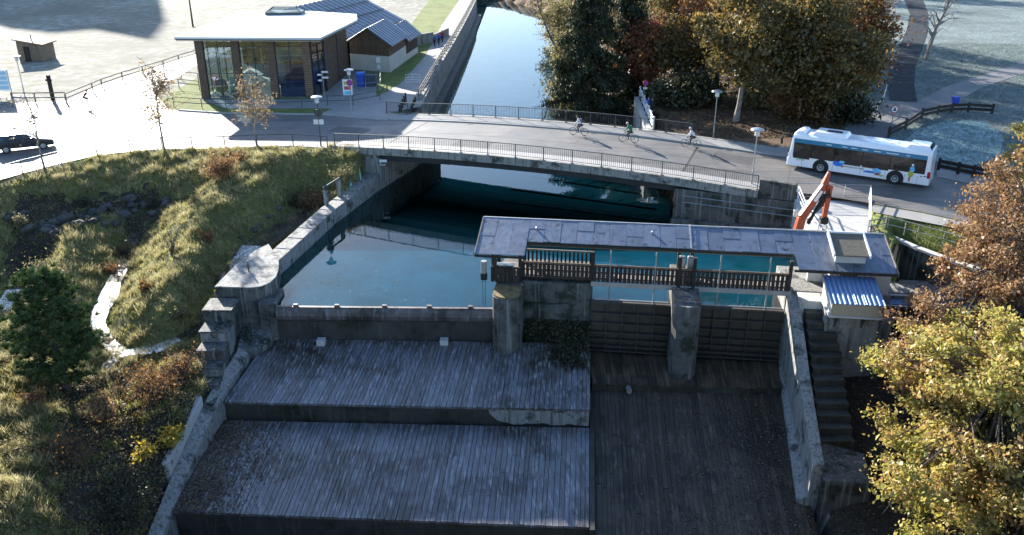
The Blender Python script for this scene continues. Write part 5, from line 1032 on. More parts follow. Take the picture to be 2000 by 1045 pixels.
board('tall pale blue information board at far left edge', -14, 25, 190, 3.0, [mat('print_pale_blue', (0.35, 0.55, 0.68), 0.5, 0.1, 3, bump=0, fine=0)], 4)
board('white poster board with small pictures by the museum steps', 672, 690, 197, 2.3, [cyan_p, red_p, yel_p], 3)
pl = thing('timber_pillar', 'dark square timber pillar beside the far left fence', 'pillar', at(104, 196, G)); b = at(104, 196, G)
MB().box(b.x - 0.16, b.x + 0.16, b.y - 0.16, b.y + 0.16, G, G + 2.7).box(b.x - 0.3, b.x + 0.4, b.y - 0.2, b.y - 0.17, G + 2.1, G + 2.3).build('pillar_body', dark_wood, pl, bevel=0.02)
up = thing('utility_pole', 'slim wooden pole standing in the field behind museum', 'pole', at(377, 52, G)); b = at(377, 52, G); MB().lathe([(0.16, 0), (0.11, 4.4)], 8, b).build('pole_shaft', dark_wood, up)
bb = at(712, 168, G)
bn = thing('blue_container', 'blue recycling container beside the museum side wall', 'container', bb)
MB().box(bb.x - 0.75, bb.x + 0.05, bb.y - 0.5, bb.y + 0.5, G, G + 1.35).build('bin_body', sign_blue, bn, bevel=0.06); MB().extr([(bb.y - 0.55, G + 1.36), (bb.y + 0.5, G + 1.36), (bb.y + 0.4, G + 1.6), (bb.y - 0.3, G + 1.55)], 'x', bb.x - 0.8, bb.x + 0.1).build('lid', blue_p, bn)
bn = thing('grey_container', 'dark grey waste container right of the blue one', 'container', (bb.x + 0.9, bb.y, G))
MB().box(bb.x + 0.3, bb.x + 1.4, bb.y - 0.5, bb.y + 0.5, G, G + 1.2).build('bin_body', mat('bin_grey', (0.05, 0.07, 0.10), 0.6, 0.1, 2), bn, bevel=0.06); MB().box(bb.x + 0.26, bb.x + 1.44, bb.y - 0.56, bb.y + 0.52, G + 1.21, G + 1.32).build('lid', MATS['bin_grey'], bn)
bar_fence('steps_railing', 'metal handrail round the container yard beside the museum', [tuple(at(x, y, G)) for x, y in ((690, 180), (715, 181), (742, 178), (744, 160), (715, 158))], 'railing', grey_steel, 1.05, (0.55, 1.05), 0.03)
dustbin = thing('dog_waste_bin', 'small dark blue bin on post at the side road fence', 'bin', at(1863, 210, G)); b = at(1863, 210, G)
MB().box(b.x - 0.35, b.x + 0.35, b.y - 0.25, b.y + 0.25, G + 0.4, G + 1.15).build('bin_body', sign_blue, dustbin, bevel=0.04); MB().tube([b, (b.x, b.y, G + 0.4)], 0.06).build('post', rail_steel, dustbin)
def plank_fence(label, pts, hh=1.0, rows=(0.25, 0.65)):
    o = thing('timber_fence', label, 'fence', at(*pts[0], G))
    P = [at(x, y, G) for x, y in pts]
    for p in P: MB().box(p.x - 0.09, p.x + 0.09, p.y - 0.09, p.y + 0.09, G - 0.3, G + hh).build('post', dark_wood, o)
    for a, c in zip(P[:-1], P[1:]):
        for z in rows: d = (c - a).normalized(); nn = Vector((d.y, -d.x, 0)) * 0.05; MB().prism([(a.x + nn.x * 2, a.y + nn.y * 2), (c.x + nn.x * 2, c.y + nn.y * 2), (c.x + nn.x * 3, c.y + nn.y * 3), (a.x + nn.x * 3, a.y + nn.y * 3)], G + z, G + z + 0.28).build('board', dark_wood, o)
plank_fence('dark plank fence curving along side road above the frosted hollow', [(1735, 268), (1768, 252), (1800, 231), (1830, 224), (1858, 220), (1890, 219), (1937, 222)])
plank_fence('dark plank fence behind the bus along the pavement', [(1832, 332), (1870, 340), (1900, 346), (1940, 355), (1990, 366)])
wire = [(1700, 242), (1690, 232), (1712, 222), (1725, 200), (1730, 180)]
bar_fence('wire_fence', 'thin pale stakes of a wire fence below the frosted slope', [tuple(at(x, y, G)) for x, y in wire], m=lamp_w, h=1.1, rails=(0.9,), pw=0.03)
# ------------------------------------------------------------------ people and bicycles
def skin_body(J, E, rad, mats, zone):
    me = bpy.data.meshes.new('body'); names = list(J); idx = {n: i for i, n in enumerate(names)}
    me.from_pydata([J[n] for n in names], [(idx[a], idx[b]) for a, b in E], [])
    o = bpy.data.objects.new('body_tmp', me); C.objects.link(o)
    m = o.modifiers.new('skin', 'SKIN'); m.use_smooth_shade = True
    for n in names: v = me.skin_vertices[0].data[idx[n]]; v.radius = (rad[n][0], rad[n][1]); v.use_root = (n == 'pelvis')
    s = o.modifiers.new('sub', 'SUBSURF'); s.levels = 2
    dg = bpy.context.evaluated_depsgraph_get(); out = bpy.data.meshes.new_from_object(o.evaluated_get(dg)); bpy.data.objects.remove(o)
    out.materials.clear()
    for q in mats: out.materials.append(q)
    ev = [(Vector(J[a]), Vector(J[b]), zone[(a, b)]) for a, b in E]
    for p in out.polygons:
        c = p.center; best = None
        for a, b, z in ev:
            d = b - a; t = max(0, min(1, (c - a).dot(d) / max(d.length_squared, 1e-6))); dist = (c - a - d * t).length
            if best is None or dist < best[0]: best = (dist, z)
        p.material_index = best[1]; p.use_smooth = True
    return out
skin_m = mat('skin', (0.45, 0.28, 0.20), 0.6, 0.05, 5, bump=0, fine=0)
def cloth(name, c): return mat(name, c, 0.85, 0.15, 6, bump=0.1, fine=0)
TR_D = cloth('dark_trousers', (0.02, 0.02, 0.025)); SHOE = cloth('shoe', (0.05, 0.045, 0.04)); HAIR = cloth('hair', (0.06, 0.04, 0.025))
def person_joints(kind):
    J = {}
    if kind == 'ride':
        J.update(pelvis=(-0.2, 0, 1.0), belly=(-0.06, 0, 1.16), chest=(0.10, 0, 1.38), neck=(0.2, 0, 1.50), head=(0.27, 0, 1.63), crown=(0.28, 0, 1.71))
        for s, n in ((1, 'L'), (-1, 'R')):
            J.update({'sh' + n: (0.12, s * 0.17, 1.40), 'el' + n: (0.27, s * 0.23, 1.18), 'wr' + n: (0.43, s * 0.23, 1.05), 'ha' + n: (0.49, s * 0.22, 1.03), 'th' + n: (0.48, s * 0.17, 1.04)})
        J.update(hipL=(-0.18, 0.1, 0.95), knL=(0.2, 0.12, 0.78), anL=(0.03, 0.12, 0.33), toL=(0.18, 0.12, 0.25), hipR=(-0.18, -0.1, 0.95), knR=(0.26, -0.12, 0.96), anR=(0.02, -0.12, 0.62), toR=(0.17, -0.12, 0.56))
    else:
        J.update(pelvis=(0, 0, 0.95), belly=(0.01, 0, 1.1), chest=(0.02, 0, 1.32), neck=(0.02, 0, 1.48), head=(0.04, 0, 1.60), crown=(0.04, 0, 1.70))
        for s, n in ((1, 'L'), (-1, 'R')):
            sw = 0.16 * s if kind == 'walk' else 0.06
            J.update({'sh' + n: (0.0, s * 0.19, 1.40), 'el' + n: (-0.05 - sw * 0.5, s * 0.25, 1.14), 'wr' + n: (0.05 - sw, s * 0.24, 0.92), 'ha' + n: (0.07 - sw, s * 0.235, 0.83), 'th' + n: (0.11 - sw, s * 0.21, 0.86)})
            st = 0.22 * s if kind == 'walk' else 0.02 * s
            J.update({'hip' + n: (0, s * 0.1, 0.90), 'kn' + n: (st * 0.6 + 0.04, s * 0.11, 0.5), 'an' + n: (st, s * 0.11, 0.09), 'to' + n: (st + 0.17, s * 0.12, 0.04)})
        if kind == 'lean': J.update(elR=(0.25, -0.25, 1.28), wrR=(0.48, -0.22, 1.32), haR=(0.56, -0.21, 1.33), thR=(0.54, -0.17, 1.36), elL=(0.2, 0.24, 1.15), wrL=(0.4, 0.2, 1.1), haL=(0.47, 0.19, 1.1), thL=(0.46, 0.14, 1.12))
    return J
ED = [('pelvis', 'belly'), ('belly', 'chest'), ('chest', 'neck'), ('neck', 'head'), ('head', 'crown')]
ZN = {ED[0]: 0, ED[1]: 0, ED[2]: 0, ED[3]: 2, ED[4]: 2}
for n in 'LR':
    for e, z in ((('chest', 'sh' + n), 0), (('sh' + n, 'el' + n), 0), (('el' + n, 'wr' + n), 0), (('wr' + n, 'ha' + n), 2), (('wr' + n, 'th' + n), 2), (('pelvis', 'hip' + n), 1), (('hip' + n, 'kn' + n), 1), (('kn' + n, 'an' + n), 1), (('an' + n, 'to' + n), 3)): ED.append(e); ZN[e] = z
RAD = dict(pelvis=(.15, .12), belly=(.15, .12), chest=(.16, .13), neck=(.06, .06), head=(.10, .10), crown=(.07, .07))
for n in 'LR': RAD.update({'sh' + n: (.08, .08), 'el' + n: (.055, .055), 'wr' + n: (.035, .035), 'ha' + n: (.03, .02), 'th' + n: (.012, .012), 'hip' + n: (.10, .10), 'kn' + n: (.065, .065), 'an' + n: (.045, .045), 'to' + n: (.045, .03)})
def person(label, loc, rot, kind, jacket, trousers=TR_D, hat=None, pack=None, group=None):
    o = thing('person', label, 'person', loc, rot, group); J = person_joints(kind)
    link('body', skin_body(J, ED, RAD, [jacket, trousers, skin_m, SHOE], ZN), o)
    c = J['head']
    MB().lathe([(0.085, 0.02), (0.118, 0.05), (0.105, 0.11), (0.06, 0.155), (0.01, 0.165)], 12, (c[0] - 0.02, 0, c[2] - 0.01)).build('hat' if hat else 'hair', hat or HAIR, o, local=True, smooth=True)
    MB().lathe([(0.01, 0), (0.016, 0.02), (0.006, 0.05)], 6, (c[0] + 0.105, 0, c[2] - 0.03)).build('nose', skin_m, o, local=True)
    if pack:
        q = J['chest']; MB().hexa([(q[0] - 0.32, -0.14, q[2] - 0.28), (q[0] - 0.12, -0.14, q[2] - 0.32), (q[0] - 0.12, 0.14, q[2] - 0.32), (q[0] - 0.32, 0.14, q[2] - 0.28), (q[0] - 0.25, -0.12, q[2] + 0.14), (q[0] - 0.1, -0.12, q[2] + 0.14), (q[0] - 0.1, 0.12, q[2] + 0.14), (q[0] - 0.25, 0.12, q[2] + 0.14)]).build('backpack', pack, o, local=True, bevel=0.05)
    return o
def ring(mb, c, r, tr, n=26):
    pts = [(c[0] + r * math.cos(2 * math.pi * k / n), c[1], c[2] + r * math.sin(2 * math.pi * k / n)) for k in range(n + 1)]; return mb.tube(pts, tr, 5, False)
def bicycle(label, loc, rot, m, group='bicycles'):
    o = thing('bicycle', label, 'bicycle', loc, rot, group)
    rw, fw, bb_, sd, hd, hb = (-0.45, 0, 0.34), (0.62, 0, 0.34), (0, 0, 0.28), (-0.2, 0, 0.92), (0.42, 0, 0.86), (0.44, 0, 1.0)
    for c in (rw, fw):
        w = ring(MB(), c, 0.335, 0.02).build('wheel', black_rubber, o, local=True); mb = ring(MB(), c, 0.31, 0.012)
        for k in range(8): a = math.pi * k / 4; mb.tube([c, (c[0] + 0.31 * math.cos(a), 0, c[2] + 0.31 * math.sin(a))], 0.004, 3, False)
        mb.build('rim', grey_steel, w, local=True)
    mb = MB()
    for a, b in ((bb_, sd), (bb_, hd), (sd, hd), (rw, bb_), (rw, sd), (hd, fw), (hd, hb)): mb.tube([a, b], 0.02, 6)
    mb.build('frame', m, o, local=True)
    MB().tube([(0.52, 0.26, 1.02), (0.44, 0.2, 1.02), (0.44, -0.2, 1.02), (0.52, -0.26, 1.02)], 0.016, 6).build('handlebar', black_rubber, o, local=True)
    MB().hexa([(-0.34, -0.07, 0.92), (-0.08, -0.02, 0.92), (-0.08, 0.02, 0.92), (-0.34, 0.07, 0.92), (-0.34, -0.07, 0.97), (-0.08, -0.02, 0.96), (-0.08, 0.02, 0.96), (-0.34, 0.07, 0.97)]).build('saddle', black_rubber, o, local=True)
    MB().tube([(0, 0.13, 0.2), (0, 0.05, 0.2), (0, 0.05, 0.28), (0, -0.05, 0.36), (0, -0.13, 0.48)], 0.015, 5).build('crank', grey_steel, o, local=True)
    return o
white_j = cloth('white_jacket', (0.62, 0.62, 0.66)); green_j = cloth('green_jacket', (0.02, 0.15, 0.07)); red_j = cloth('red_jacket', (0.25, 0.02, 0.025)); blue_j = cloth('blue_jacket', (0.02, 0.10, 0.42)); teal_j = cloth('teal_jacket', (0.04, 0.12, 0.22)); navy_j = cloth('navy_jacket', (0.02, 0.025, 0.05)); maroon = cloth('maroon_jacket', (0.30, 0.03, 0.05))
grey_pack = cloth('grey_pack', (0.12, 0.12, 0.14)); white_hat = cloth('pale_helmet', (0.5, 0.42, 0.4))
head = math.atan2(0.339, -0.941)
for px, py, jk, tr, hat, pk, lab in ((1132, 264, white_j, TR_D, navy_j, grey_pack, 'in white jacket with grey backpack riding foremost on the bridge'), (1229, 278, green_j, TR_D, white_hat, green_j, 'in green jacket with green backpack, riding between the other two'), (1351, 288, white_j, TR_D, white_hat, None, 'in white jacket and pale hat riding last, nearest the bus')):
    p = at(px, py, 3.95); s = 0.941 * p.x - 0.339 * (p.y - 68.35); p = at(px, py, deck_z(s) + 0.014)
    bicycle('bicycle under the cyclist ' + lab, p, head, rail_steel); person('cyclist ' + lab, p, head, 'ride', jk, tr, hat, pk)
p = at(170, 208, G); bicycle('pale bicycle under the red jacketed cyclist at far left', p, 0.1, grey_steel); person('cyclist in dark red jacket riding alone at far left', p, 0.1, 'ride', red_j, TR_D)
for px, py, jk, lab in ((849, 91, teal_j, 'walker in teal jacket, leftmost of three on the towpath'), (857, 88, blue_j, 'walker in blue jacket, middle of three on the towpath'), (864, 83, maroon, 'walker in red jacket, rightmost of three on the towpath')):
    person(lab, at(px, py, G), 1.35, 'walk', jk, TR_D, None, None, 'walkers on the towpath')
person('person in bright blue jacket leaning at the pale viewing fence', at(1266, 222, G + 0.02), 2.9, 'lean', blue_j); person('person in dark clothes pointing beside the blue jacketed one', at(1273, 224, G + 0.02), 2.7, 'lean', navy_j)
bicycle('bicycle parked beside the info board, left one', at(8, 210, G), 0.3, rail_steel); bicycle('bicycle parked by the fence near info board, right one', at(36, 206, G), 0.5, sign_blue)
# ------------------------------------------------------------------ vegetation
def leaf_mesh(name, P, size, m, rng, aspect=0.62, hang=0.0, up=0.0):
    n = len(P); a = rng.normal(size=(n, 3)); a[:, 2] = a[:, 2] * (1 - hang * 0.8) - hang * 1.5; a /= np.linalg.norm(a, axis=1)[:, None]
    b = rng.normal(size=(n, 3)); b[:, 2] *= (1 - up); b -= a * (a * b).sum(1)[:, None]; b /= np.linalg.norm(b, axis=1)[:, None]
    s = size * np.clip(np.exp(rng.normal(size=(n, 1)) * 0.38), 0.35, 2.0); c = np.cross(a, b) * s * 0.12
    V = np.stack([P - a * s * 0.5, P + b * s * 0.5 * aspect + c, P + a * s * 0.5, P - b * s * 0.5 * aspect + c], 1).reshape(-1, 3)
    return npmesh(name, V, np.arange(4 * n).reshape(n, 4), m)
def crown_pts(rng, ells, nclump, nleaf, cr, shell=0.55):
    vol = np.array([e[3] * e[4] * e[5] for e in ells]); pr = vol / vol.sum(); cs = []
    for _ in range(nclump):
        e = ells[rng.choice(len(ells), p=pr)]; d = rng.normal(size=3); d /= np.linalg.norm(d); r = shell + (1 - shell) * rng.uniform() ** 0.7
        cs.append([e[0] + d[0] * e[3] * r, e[1] + d[1] * e[4] * r, e[2] + d[2] * e[5] * r])
    cs = np.array(cs); k = rng.choice(nclump, nleaf); sz = rng.uniform(0.6, 1.4, nclump)
    off = rng.normal(size=(nleaf, 3)) * cr * sz[k][:, None] * np.array([1, 1, 0.6])
    return cs, cs[k] + off
def limbs(mb, rng, base, top, r, targets, n=9, bend=0.3):
    base, top = Vector(base), Vector(top); pts = [base]
    for k in range(1, 6): f = k / 5; pts.append(base.lerp(top, f) + Vector((rng.normal() * bend * 0.3, rng.normal() * bend * 0.3, 0)) * min(1, f * 2))
    mb.tube(pts, [r * (1.25 if k == 0 else 1 - 0.14 * k) for k in range(6)], 8)
    for t in targets[:n]:
        t = Vector(t); k = rng.randint(2, 6); s = pts[min(k, 5)]; m = s.lerp(t, 0.5) + Vector((rng.normal() * 0.3, rng.normal() * 0.3, 0.25 + abs(rng.normal()) * 0.2))
        rr = r * (0.42 - 0.03 * k); mb.tube([s, s.lerp(m, 0.6), m, t], [rr, rr * 0.8, rr * 0.6, rr * 0.2], 5)
        for _ in range(2): q = t + Vector(rng.normal(size=3) * 0.7); mb.tube([m, m.lerp(q, 0.5) + Vector((0, 0, 0.1)), q], [rr * 0.4, rr * 0.28, 0.008], 4)
    return mb
def tree(name, label, base, top, r, ells, nclump, nleaf, cr, size, m, seed, bm=bark, nl=12, shell=0.5, group=None, cat='tree', hang=0.0, aspect=0.62):
    rng = np.random.RandomState(seed); o = thing(name, label, cat, base, 0, group); cs, P = crown_pts(rng, ells, nclump, nleaf, cr, shell); off = np.array(wloc(o))
    limbs(MB(), rng, base, top, r, [tuple(c) for c in cs], nl).build('trunk', bm, o, smooth=True)
    c = link('crown', leaf_mesh('crown', P - off, size, m, rng, aspect, hang), o); c['kind'] = 'stuff'
    return o
lm_maple = leafmat('maple_leaf', [(0.07, 0.09, 0.018), (0.20, 0.21, 0.045), (0.42, 0.38, 0.085), (0.42, 0.28, 0.085), (0.30, 0.155, 0.07)], ns=0.3, wr=0.34, wn=0.8)
lm_orange = leafmat('orange_leaf', [(0.10, 0.06, 0.03), (0.24, 0.125, 0.06), (0.34, 0.19, 0.085), (0.38, 0.29, 0.11)])
lm_green = leafmat('dull_green_leaf', [(0.025, 0.03, 0.009), (0.075, 0.07, 0.018), (0.20, 0.14, 0.036), (0.33, 0.19, 0.055)], trans=0.5)
lm_brown = leafmat('brown_leaf', [(0.04, 0.022, 0.01), (0.13, 0.06, 0.024), (0.28, 0.13, 0.04), (0.20, 0.13, 0.04)], trans=0.5)
lm_red = leafmat('red_leaf', [(0.10, 0.03, 0.02), (0.26, 0.08, 0.05), (0.34, 0.14, 0.06), (0.30, 0.22, 0.06)], trans=0.35)
lm_yellow = leafmat('yellow_leaf', [(0.22, 0.16, 0.03), (0.45, 0.33, 0.04), (0.55, 0.42, 0.06)])
lm_spruce = leafmat('spruce_needle', [(0.016, 0.022, 0.010), (0.035, 0.045, 0.018), (0.06, 0.065, 0.03)], trans=0.15)
lm_pine = leafmat('pine_needle', [(0.022, 0.04, 0.012), (0.045, 0.08, 0.022), (0.08, 0.12, 0.035)], trans=0.2)
lm_olive = leafmat('olive_leaf', [(0.10, 0.09, 0.035), (0.22, 0.19, 0.08), (0.32, 0.27, 0.13)])
lm_pale = leafmat('withered_leaf', [(0.12, 0.08, 0.04), (0.28, 0.19, 0.10), (0.38, 0.28, 0.16)], trans=0.5)
lm_ivy = leafmat('ivy_leaf', [(0.015, 0.02, 0.008), (0.035, 0.04, 0.014), (0.07, 0.06, 0.025)], trans=0.2)
# foreground trees on the right bank
tree('maple_tree', 'large maple with yellow green leaves filling the lower right corner', (24.5, 36.5, -1.5), (24.0, 36.3, 2.5), 0.32, [(24.3, 36.6, 0.8, 6.3, 6.2, 5.0), (21.2, 32.5, -1.5, 4.9, 4.4, 3.2), (25.4, 39, 1.2, 5.0, 4.0, 3.0)], 360, 80000, 0.36, 0.185, lm_maple, 21, shell=0.3, nl=130)
tree('maple_tree', 'orange brown maple at right edge above the yellow green one', (31.0, 46.5, 2.0), (30.2, 47.0, 6.0), 0.22, [(29.8, 47.2, 5.2, 4.0, 3.6, 3.0), (26.8, 45.6, 4.0, 3.2, 2.6, 1.6), (31.5, 50.0, 7.8, 3.2, 2.6, 2.4), (24.2, 43.6, 2.4, 3.0, 2.4, 1.8), (22.0, 40.6, 1.2, 2.6, 2.4, 1.9), (27.5, 43.5, 4.4, 3.4, 2.6, 1.8)], 210, 36000, 0.34, 0.16, lm_orange, 22, shell=0.35, nl=70)
tree('maple_tree', 'yellow leaved maple at upper right edge beside the frosted hollow', (40.5, 60.0, 3.2), (39.8, 60.0, 7.5), 0.2, [(38.6, 59.8, 7.0, 3.0, 3.0, 3.2), (36.6, 58.0, 6.6, 1.8, 1.8, 1.2)], 70, 11000, 0.42, 0.2, lm_maple, 23, shell=0.4, nl=30)
# wood on the right canal bank
def ftree(label, px, py, hh, rx, m, seed, nleaf=9000, name='broadleaf_tree', dx=0.0, bm=bark, size=0.3, r=0.22, low=0.3, cr=0.75, ncl=90):
    b = at(px, py, G); gz = float(ground_z(np.array([b.x]), np.array([b.y]))[0]); b.z = gz - 0.1
    cz = b.z + hh * (low + (1 - low) * 0.52); rz_ = hh * (1 - low) * 0.5
    return tree(name, label, b, (b.x + dx, b.y, cz), r, [(b.x + dx, b.y, cz, rx, rx, rz_), (b.x + dx + rx * 0.4, b.y - rx * 0.3, cz - rz_ * 0.35, rx * 0.7, rx * 0.7, rz_ * 0.6), (b.x + dx - rx * 0.4, b.y + rx * 0.2, cz + rz_ * 0.25, rx * 0.7, rx * 0.7, rz_ * 0.6)], ncl, nleaf, cr, size, m, seed, bm, group='trees of the wood on the right bank')
ftree('dull green tree with pale lower trunk left of the lamp by the bus', 1437, 236, 13, 4.4, lm_green, 31, 20000, dx=0.8, bm=bark_pale, low=0.3, r=0.28)
ftree('big olive brown tree right above the front of the bus', 1575, 236, 14, 4.8, lm_green, 32, 26000, low=0.16, r=0.35)
ftree('russet tree at right edge of the wood', 1655, 205, 12, 3.0, lm_brown, 33, 12000, low=0.18)
ftree('brown leaved tree with dark trunk in middle of the wood', 1398, 185, 13, 4.2, lm_brown, 34, 13000, low=0.3, r=0.3)
ftree('red leaved small tree beside the dark spruce', 1250, 160, 9.0, 3.0, lm_red, 35, 15000, low=0.08, r=0.14)
ftree('yellow green understorey tree behind the viewing fence', 1335, 172, 8.5, 3.2, lm_green, 36, 12000, low=0.12, r=0.13)
ftree('low golden bush-like tree overhanging canal bank', 1212, 222, 4.6, 2.0, lm_brown, 37, 9000, low=0.0, r=0.1)
ftree('rear green tree at top of the wood, left of centre', 1345, 110, 15, 5, lm_green, 38, 12000, low=0.1)
ftree('rear brown tree at top of the wood, centre', 1470, 120, 15, 5, lm_brown, 39, 14000, low=0.1)
ftree('rear olive tree at top of the wood, right of centre', 1560, 120, 15, 5, lm_green, 40, 14000, low=0.1)
ftree('rear russet tree at top right of the wood', 1625, 112, 14, 4.2, lm_brown, 41, 12000, low=0.1)
ftree('tall olive tree behind the dark spruce', 1250, 100, 15, 5, lm_olive, 42, 9000, low=0.1)
ftree('reddish tree at far top of the wood beside spruce', 1290, 70, 14, 5, lm_red, 48, 12000, low=0.05)
ftree('brown tree at far top of the wood, mid right', 1420, 60, 15, 5.5, lm_brown, 49, 12000, low=0.05)
ftree('green tree at far top of the wood, farthest right', 1570, 60, 15, 5.0, lm_green, 50, 12000, low=0.05)
ftree('ochre bush-like tree on the bank left of spruce', 1122, 150, 5, 2.0, lm_olive, 66, 7000, low=0.0, r=0.1)
ftree('olive bush overhanging the water beyond the spruce', 1118, 95, 7, 2.6, lm_olive, 67, 8000, low=0.0, r=0.1)
ftree('grey olive bush on the far canal bank near top of picture', 1100, 45, 8, 3.2, lm_olive, 68, 8000, low=0.0, r=0.1)
ftree('dull tree on the far canal bank behind the leaning bare tree', 1160, 60, 13, 4.2, lm_green, 69, 10000, low=0.0, r=0.15)
for k, (px, py) in enumerate(((1310, 8), (1405, -12), (1500, -22), (1585, -30), (1650, -25), (1700, -70), (1600, -95), (1480, -90))):
    ftree(('leftmost', 'second', 'third', 'fourth', 'fifth', 'sixth', 'seventh', 'last')[k] + ' tall tree of the hillside wood reaching beyond top of the picture', px, py, 17, 6.5, (lm_green, lm_brown)[k % 2], 110 + k, 5000, low=0.05, size=0.5, cr=1.1, ncl=60)
ftree('dark shrub filling the bank under the brown tree', 1352, 200, 3.0, 2.2, lm_ivy, 43, 8000, low=0.0, r=0.08)
ftree('dark shrub under the wood behind the lamp', 1312, 205, 2.4, 1.5, lm_ivy, 44, 5000, low=0.0, r=0.08)
ftree('dry golden bush beside pale trunk', 1478, 205, 3.2, 1.5, lm_olive, 45, 3500, low=0.0, r=0.08)
ftree('dark shrub beneath the big olive tree', 1640, 232, 3.0, 2.0, lm_ivy, 46, 6000, low=0.0, r=0.08)
ftree('brown undergrowth bush behind front of the bus', 1560, 232, 2.6, 1.8, lm_brown, 47, 5000, low=0.0, r=0.08)
def spruce(label, px, py, hh, rr, seed, n=26000):
    rng = np.random.RandomState(seed); b = at(px, py, G); b.z = float(ground_z(np.array([b.x]), np.array([b.y]))[0]) - 0.2; o = thing('spruce_tree', label, 'tree', b, 0, 'trees of the wood on the right bank')
    MB().tube([(b.x, b.y, b.z), (b.x, b.y, b.z + hh)], [0.3, 0.03], 8).build('trunk', bark, o)
    nb = 130; hf = rng.uniform(0.03, 0.97, nb); az = rng.uniform(0, 6.283, nb); ln = rr * (1.05 - hf) * rng.uniform(0.7, 1.15, nb) + 0.3
    mb = MB(); P = []
    for h_, a_, l_ in zip(hf, az, ln):
        q = Vector((b.x, b.y, b.z + h_ * hh)); e = q + Vector((math.cos(a_) * l_, math.sin(a_) * l_, -0.25 * l_)); mb.tube([q, e], [0.05, 0.01], 4, False)
        k = int(n / nb * l_ / ln.mean()); t = rng.uniform(0.1, 1, k)[:, None]; p = np.array(q) * (1 - t) + np.array(e) * t; p = p + rng.normal(size=(k, 3)) * np.array([0.25, 0.25, 0.12]); p[:, 2] -= np.abs(rng.normal(size=k)) * 0.4; P.append(p)
    mb.build('branches', bark, o); c = link('crown', leaf_mesh('crown', np.concatenate(P) - np.array(b), 0.42, lm_spruce, rng, 0.28, 0.75), o); c['kind'] = 'stuff'
spruce('tall dark spruce standing at the canal edge', 1152, 180, 23, 5.4, 51, 52000); spruce('slimmer dark spruce behind the tall one', 1228, 160, 18, 3.8, 52, 24000)
def bare_tree(label, pts, r, seed, nb=16, spread=1.6, m=bark, group=None, leaves=None, nleaf=0, lsize=0.14):
    rng = np.random.RandomState(seed); P = [Vector(p) for p in pts]; o = thing('bare_tree', label, 'tree', P[0], 0, group); mb = MB(); n = len(P)
    mb.tube(P, [r * (1.2 - 1.05 * k / (n - 1)) for k in range(n)], 7); ends = []
    for k in range(nb):
        f = rng.uniform(0.3, 0.98) * (n - 1); i = int(f); s = P[i].lerp(P[min(i + 1, n - 1)], f - i); d = Vector((rng.normal(), rng.normal(), abs(rng.normal()) * 0.8 + 0.2)).normalized() * spread * rng.uniform(0.5, 1.1) * (1.15 - 0.6 * f / (n - 1))
        e = s + d; rr = r * 0.3; mid = s.lerp(e, 0.5) + Vector((0, 0, 0.12 * spread)); mb.tube([s, mid, e], [rr, rr * 0.6, 0.012], 5, False); ends += [(mid, e)]
        for _ in range(4): q = mid.lerp(e, rng.uniform(0, 0.9)); w = q + Vector(rng.normal(size=3)) * spread * 0.28; mb.tube([q, w], [rr * 0.35, 0.006], 4, False); ends.append((q, w))
    mb.build('trunk', m, o)
    if leaves:
        k = rng.choice(len(ends), nleaf); t = rng.uniform(0.2, 1.05, nleaf)[:, None]; A = np.array([tuple(e[0]) for e in ends])[k]; B = np.array([tuple(e[1]) for e in ends])[k]
        c = link('crown', leaf_mesh('crown', A * (1 - t) + B * t + rng.normal(size=(nleaf, 3)) * 0.09 - np.array(P[0]), lsize, leaves, rng), o); c['kind'] = 'stuff'
    return o
b = at(1103, 128, 1.0); bare_tree('bare tree leaning out over the far canal bank', [b, b + Vector((-1.2, 0, 2.2)), b + Vector((-2.4, 0.2, 4.6)), b + Vector((-3.6, 0.3, 7.4)), b + Vector((-4.4, 0.3, 10))], 0.17, 61, 26, 2.6, leaves=lm_olive, nleaf=900, lsize=0.2)
b = at(1809, 116, G); bare_tree('bare tree with mottled pale trunk beside the dark uphill path', [b, b + Vector((0.1, 0, 1.8)), b + Vector((0.5, 0, 4)), b + Vector((1.4, 0, 6.5)), b + Vector((2.0, 0, 9))], 0.34, 62, 26, 3.2, bark_pale)
for px, py, hh, nb, nl, lab, sd in ((322, 297, 6.6, 42, 1900, 'young tree with sparse brown leaves at road edge, left of the museum', 63), (502, 287, 5.4, 40, 1500, 'young tree with few withered leaves in front of museum glass', 64), (85, 322, 4.8, 26, 300, 'thin young tree with hardly any leaves beside the black car', 65)):
    b = at(px, py, G - 0.2); bare_tree(lab, [b, b + Vector((-0.05, 0, hh * 0.35)), b + Vector((0.05, 0, hh * 0.7)), b + Vector((0, 0, hh))], 0.085, sd, nb, 2.3, bark_pale, 'young street trees', lm_pale, nl, 0.15)
